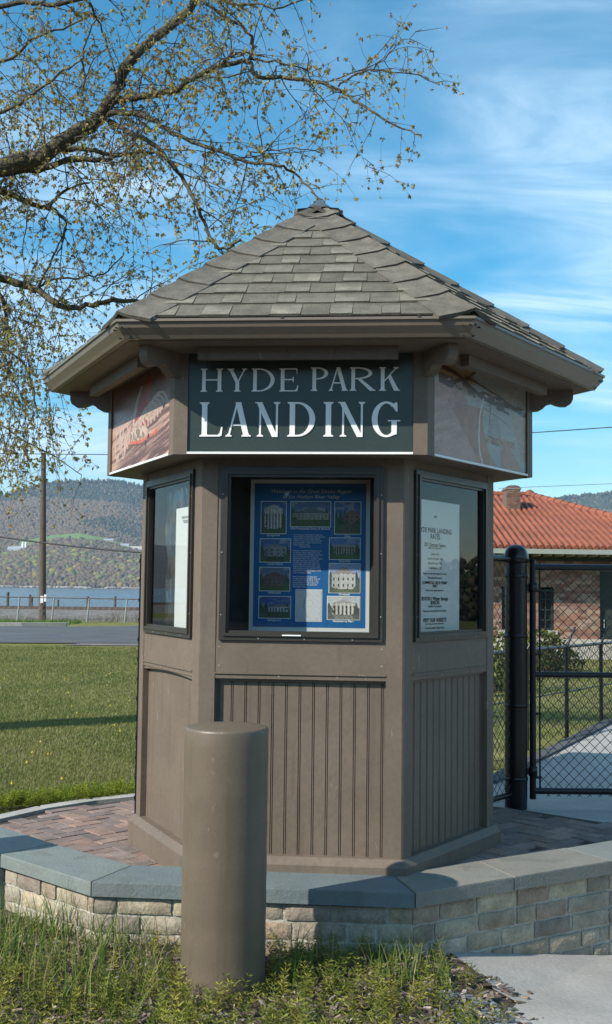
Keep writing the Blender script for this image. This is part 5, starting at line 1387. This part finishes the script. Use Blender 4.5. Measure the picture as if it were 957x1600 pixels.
for i in range(24):
    a = Vector((rx0, ry, rz_+.06)); c = Vector((rx1, ry, rz_+.06)); b.tube([a.lerp(c, i/24), a.lerp(c, (i+1.08)/24)], [.105, .085], 8)
b.lathe((rx1, ry, rz_+.05), [(.16, 0), (.13, .1), (.06, .15), (.001, .17)], 10)
b.build('ridge_tile', 'tile', rf_, TO)
b = MB(); b.box(X0-OV, X1+OV, SY-OV-.12, SY-OV+.0, ez-.14, ez-.03); b.build('gutter', 'paleblue', st, TO)
b = MB(); b.add([(X0-OV, SY-OV, ez-.08), (X1+OV, SY-OV, ez-.08), (X1+OV, SY+.05, ez-.08), (X0-OV, SY+.05, ez-.08)], [(3, 2, 1, 0)]); b.build('soffit', 'darkgreen', st, TO)
x = X0-OV+.1
while x < X1+OV:
    b = MB(); b.box(x-.03, x+.03, SY-OV+.02, SY-.06, ez-.18, ez-.085); b.build('rafter_tail', 'pale' if x > 4 else 'pale', st, TO); x += .262*1.0
# chimney with rounded top
cxm, cY = unp(803, 780, Y=29.0).x, 29.0; cz0, cz1 = rz_-.6, unp(803, 766, Y=29).z; cw = (unp(818, 780, Y=29).x-unp(790, 780, Y=29).x)/2
ch = MB(); ch.box(cxm-cw, cxm+cw*.55, cY-.25, cY+.35, cz0, cz1, (.15, .10, .08))
ch.box(cxm-cw-.02, cxm+cw*.55+.02, cY-.27, cY+.37, cz1, cz1+.04, (.20, .17, .15))
n_ = 10; vs = []
for i in range(n_+1):
    a = PI*i/n_
    for yy in (-.25, .35): vs.append((cxm-cw*.225+cw*.74*math.cos(a), cY+yy, cz1+.04+cw*.30*math.sin(a)**.6))
ch.add(vs, [(2*i, 2*i+1, 2*i+3, 2*i+2) for i in range(n_)]+[tuple(range(0, 2*n_+2, 2))[::-1], tuple(range(1, 2*n_+2, 2))], (.12, .09, .075))
for r in range(14):
    for c_ in range(4):
        z_ = cz0 + (cz1-cz0)*r/14; h_ = (cz1-cz0)/14-.012; w_ = (cw*1.55)/4; x_ = cxm-cw+c_*w_+(w_/2 if r % 2 else 0)
        if x_+w_ > cxm+cw*.55: w_ = cxm+cw*.55-x_
        k = rnd.uniform(.6, 1.3)
        if w_ > .03: ch.box(x_+.005, x_+w_-.005, cY-.258, cY-.251, z_, z_+h_, (.20*k, .125*k, .09*k))
ch.build('chimney', 'brick', rf_, TO)
b = MB(); q = unp(884, 812, Y=32); b.lathe((q.x, 32, q.z-.8), [(.11, 0), (.11, 1.08), (.09, 1.08)], 12); b.build('vent_pipe', 'whitep', rf_, TO)
# wing roof behind
qa, qb = unp(884, 806, Y=36), unp(1010, 858, Y=36)
b = MB(); b.add([(qa.x-3, 36, qa.z+.15), (qa.x, 36, qa.z+.05), (qb.x, 36, qb.z), (qb.x, 36, 1.5), (qa.x-3, 36, 1.5), (qa.x-3, 42, qa.z), (qa.x, 42, qa.z), (qb.x, 42, qb.z)], [(0, 1, 2, 3, 4), (0, 5, 6, 1), (1, 6, 7, 2)])
b.build('wing_roof', 'tile', st, TO)
# bush in front of the station
def leaf_ball(name, c, rad, n, pal_, lsz, material, parent=None, off=(0, 0, 0), squash=1.0):
    T = Tri()
    for _ in range(n):
        d = Vector((rnd.gauss(0, 1), rnd.gauss(0, 1), rnd.gauss(0, 1))).normalized()*(rnd.random()**.45); lob = 1+.22*math.sin(d.x*5+c[0])*math.cos(d.z*6)
        p = Vector(c) + Vector((d.x*rad*lob, d.y*rad*lob, d.z*rad*squash*lob)); e = Vector((rnd.gauss(0, 1), rnd.gauss(0, 1), rnd.gauss(0, 1))).normalized()*lsz*rnd.uniform(.6, 1.4)
        k = rnd.uniform(.6, 1.3); cc = rnd.choice(pal_); T.leaf(p, p+e, lsz*.4, tuple(v*k for v in cc))
    return T.out(name, material, parent, off)
def bush(label, x, y, r, pal_, n=1500, lsz=.06):
    t = thing('bush', label, 'bush', (x, y, -.1), group='bushes in front of the station'); O = (x, y, -.1)
    leaf_ball('foliage', (x, y, r*.75-.1), r, n, pal_, lsz, 'crown', t, O, .9)
    b = MB()
    for i in range(5): a = i*1.3; b.tube([(x, y, -.2), (x+math.cos(a)*r*.3, y+math.sin(a)*r*.3, r*.5)], [.03, .015], 5)
    b.build('stem', 'twig', t, O)
q = unp(846, 1018, Y=21.5); bush('yellow-green rounded bush beside the thick black post in front of the station', q.x, 21.5, .62, [(.16, .16, .03), (.10, .12, .025), (.05, .07, .02)])
q = unp(862, 1035, Y=20.0); bush('dark olive bush in front of the pale foundation of the station', q.x, 20.0, .55, [(.05, .06, .02), (.09, .08, .03), (.03, .045, .015)])
q = unp(783, 1020, Y=17.0); bush('green bush seen through the fence between the kiosk and the thick post', q.x, 17.0, .7, [(.10, .13, .02), (.07, .10, .02), (.04, .06, .02)])

# ------------------------------------------------------------------ the big overhanging tree
TX, TY = -5.6, 10.2
tree = thing('tree', 'large budding tree reaching bare mossy limbs over the kiosk roof from the left', 'tree', (TX, TY, .1)); TRO = (TX, TY, .1)
limbs = []   # list of (points, radii)
def limb(pix, y0, y1, w0, w1, wob=.12, first=None):
    P = []
    n = len(pix)
    for i, (a, c) in enumerate(pix):
        Y = y0+(y1-y0)*i/(n-1) + rnd.uniform(-wob, wob)*(i > 0)
        P.append(unp(a, c, Y=Y))
    # smooth resample
    Q = []
    for i in range(n-1):
        p0, p1, p2, p3 = P[max(i-1, 0)], P[i], P[i+1], P[min(i+2, n-1)]
        for s_ in range(4):
            t = s_/4; Q.append(.5*((2*p1)+(-p0+p2)*t+(2*p0-5*p1+4*p2-p3)*t*t+(-p0+3*p1-3*p2+p3)*t**3) + Vector((rnd.gauss(0, 1), rnd.gauss(0, 1), rnd.gauss(0, 1)))*.006)
    Q.append(P[-1])
    m = len(Q); rad = [((w0+(w1-w0)*i/(m-1))/F_PX*(y0+(y1-y0)*i/(m-1)))/2 for i in range(m)]
    if first is not None: Q = [Vector(first)] + Q; rad = [rad[0]*1.15] + rad
    limbs.append((Q, rad)); return Q
crotch = Vector((TX+.25, TY-.2, 4.3))
A = limb([(-60, 290), (0, 262), (60, 245), (110, 213), (150, 188), (172, 160), (187, 128), (205, 92), (240, 62), (285, 25), (318, -12), (350, -60)], 9.4, 9.0, 30, 10, first=crotch)
limb([(178, 158), (210, 152), (240, 148), (275, 140), (310, 118), (350, 102), (388, 97), (402, 118), (454, 123), (517, 134), (546, 152), (580, 173), (617, 196), (659, 211)], 9.3, 8.2, 12, 2.5)
limb([(386, 97), (396, 82), (389, 52), (362, 33), (318, 0), (300, -20)], 8.9, 8.6, 6, 4)
limb([(392, 92), (420, 96), (455, 102), (490, 118)], 8.9, 8.6, 4, 2)
limb([(340, 104), (370, 84), (395, 84), (412, 88)], 9.0, 8.8, 6, 3)
limb([(528, 134), (559, 115), (584, 110), (642, 115), (688, 133)], 8.7, 8.4, 3.5, 1.3)
limb([(580, 111), (600, 92), (620, 72), (659, 46)], 8.5, 8.3, 2.5, 1)
limb([(160, 180), (185, 176), (215, 178), (245, 190), (268, 207), (300, 220), (345, 238), (388, 253), (434, 259), (459, 272), (488, 297), (508, 316)], 9.3, 8.3, 10, 2.5)
limb([(376, 250), (392, 238), (425, 236), (470, 232), (505, 240)], 8.9, 8.5, 3, 1.4)
limb([(175, 190), (200, 205), (235, 222), (262, 248), (290, 285), (308, 320), (322, 355), (335, 383), (355, 388), (376, 374)], 9.3, 8.6, 9, 3.5)
limb([(-30, 272), (20, 268), (70, 262), (110, 250), (160, 250), (200, 240), (242, 238)], 9.6, 9.2, 14, 4)
limb([(50, 250), (110, 232), (150, 236), (180, 244), (215, 225)], 9.5, 9.6, 10, 4)
Fm = limb([(-60, 285), (0, 298), (30, 310), (60, 322), (82, 326), (104, 346)], 9.9, 9.6, 12, 5, first=crotch)
limb([(78, 324), (90, 308), (112, 292), (140, 286)], 9.7, 9.6, 6, 3)
limb([(104, 346), (100, 372), (88, 400)], 9.6, 9.6, 4, 2)
limb([(-80, 410), (-20, 425), (10, 437), (35, 446), (59, 453), (86, 474), (107, 481), (145, 476), (179, 469), (222, 470), (262, 468)], 10.6, 10.0, 15, 5, first=Vector((TX+.2, TY, 3.6)))
limb([(58, 452), (72, 425), (88, 390), (104, 352)], 10.4, 10.2, 5, 2.5)
limb([(62, 448), (85, 436), (130, 433), (160, 428), (192, 400)], 10.4, 10.0, 4, 1.8)
limb([(-60, 455), (-10, 455), (6, 470), (10, 500), (14, 540)], 10.5, 10.3, 10, 3)
limb([(-50, 22), (0, 10), (40, 4), (90, 6), (130, -2), (180, -20)], 9.0, 8.8, 9, 6)
limb([(140, 5), (155, 38), (168, 75), (180, 110), (186, 150)], 9.0, 9.3, 3.5, 2.5)
limb([(-50, 190), (20, 168), (60, 140), (100, 110), (128, 92)], 10.0, 9.6, 7, 2.5)
limb([(-40, 100), (20, 90), (60, 55), (110, 40), (150, 20)], 10.2, 9.8, 6, 2)
limb([(128, 150), (133, 115), (130, 88), (140, 50), (160, 20)], 9.8, 9.5, 5, 2)
limb([(-60, 560), (-10, 545), (30, 560), (50, 600), (60, 650)], 10.6, 10.2, 5, 1.5)
limb([(-60, 640), (-10, 655), (40, 690), (85, 712), (128, 742)], 10.4, 10.0, 4, 1.3)
limb([(315, -12), (370, 8), (400, 5), (440, 12), (520, -20)], 9.0, 8.6, 5, 2)
b = MB()
b.tube([(TX, TY, -.1), (TX+.02, TY-.02, .3), (TX+.05, TY-.05, 1.5), (TX+.1, TY-.1, 2.8), (TX+.2, TY-.1, 3.7), crotch, crotch+Vector((-.2, .3, 1.5)), crotch+Vector((-.1, .5, 3.4))], [.55, .42, .36, .34, .33, .30, .2, .12], 20)
b.build('trunk', 'bark', tree, TRO)
for Q, rad in limbs:
    b = MB(); r2 = [r_*(1+rnd.uniform(-.07, .07)) for r_ in rad]; b.tube(Q, r2, 10 if rad[0] > .02 else 6); b.build('limb', 'bark', tree, TRO)
tw = MB(); LT = Tri()
def vrand(): return Vector((rnd.gauss(0, 1), rnd.gauss(0, 1), rnd.gauss(0, 1))).normalized()
lpal = [(.38, .32, .10), (.29, .26, .09), (.42, .34, .15), (.32, .32, .08), (.22, .18, .08), (.36, .26, .13)]
def cluster(p):
    c = rnd.choice(lpal); s_ = rnd.uniform(.011, .024)
    for _ in range(rnd.randint(4, 7)):
        d = vrand()*s_; d.z -= s_*.5; k = rnd.uniform(.7, 1.25); LT.leaf(p+vrand()*s_*.3, p+d*1.3, s_*.38, tuple(v*k for v in c))
def twig_(p, d, L_, r, lvl):
    n = max(3, int(L_/.07)); P = [p.copy()]; droop = .045 if lvl > 1 else .02
    q = p.copy(); dd = d.copy()
    for i in range(n):
        dd = (dd + vrand()*.20 + Vector((0, 0, -droop*(1+i*.25)))).normalized(); q = q + dd*(L_/n); P.append(q.copy())
    tw.tube(P, [r*(1-.75*i/n) for i in range(n+1)], 4 if r > .004 else 3, caps=False)
    for i in range(1, n+1):
        if lvl < 3 and rnd.random() < (.62 if lvl == 1 else .5):
            nd = (dd*.4 + vrand()*.8 + Vector((0, 0, -.15))).normalized(); twig_(P[i], nd, L_*rnd.uniform(.3, .6), r*.55, lvl+1)
        if lvl >= 2 and rnd.random() < .41: cluster(P[i])
    cluster(P[-1])
for Q, rad in limbs:
    acc = 0
    for i in range(1, len(Q)):
        seg = (Q[i]-Q[i-1]).length; acc += seg
        gap = .13 if rad[i] < .03 else .15
        while acc > gap:
            acc -= gap
            if Q[i].x < -4.2: continue
            d = (Q[i]-Q[i-1]).normalized(); side = d.cross(vrand()).normalized()
            nd = (d*.45+side+Vector((0, 0, -.12 if rnd.random() < .6 else .25))).normalized()
            thin = rad[i] < .011; far_ = .5 if Q[i].x > .55 else 1.0
            twig_(Q[i], nd, (rnd.uniform(.2, .55) if thin else rnd.uniform(.3, 1.05))*far_, .0036 if thin else .006, 2 if thin else 1)
# hanging curtains of twigs on the left edge
for _ in range(150):
    px, py = rnd.uniform(-40, 120)*rnd.random()**.4, rnd.uniform(430, 700)
    if px > 150-(py-430)*.25: continue
    twig_(unp(px, py, Y=rnd.uniform(9.6, 10.8)), Vector((rnd.uniform(-.3, .5), rnd.uniform(-.3, .3), -.9)).normalized(), rnd.uniform(.25, .7), .004, 2)
tw.build('twigs', 'twig', tree, TRO)
LT.out('young_leaves', 'leaf', tree, TRO)

# ------------------------------------------------------------------ air
hz = MB(); hz.box(-3600, 3600, -400, 3600, -4.2, 420)
hm, nt, Nn, Ll = new_mat('haze_air'); oo = Nn.new('ShaderNodeOutputMaterial'); pv_ = Nn.new('ShaderNodeVolumePrincipled')
pv_.inputs['Color'].default_value = (.58, .76, 1.0, 1); pv_.inputs['Density'].default_value = .00013; pv_.inputs['Anisotropy'].default_value = .0
Ll.new(pv_.outputs[0], oo.inputs['Volume'])
ho = hz.build('haze', hm); tag(ho, 'thin bluish haze in the air over the river and the far hill', 'haze', kind='stuff')
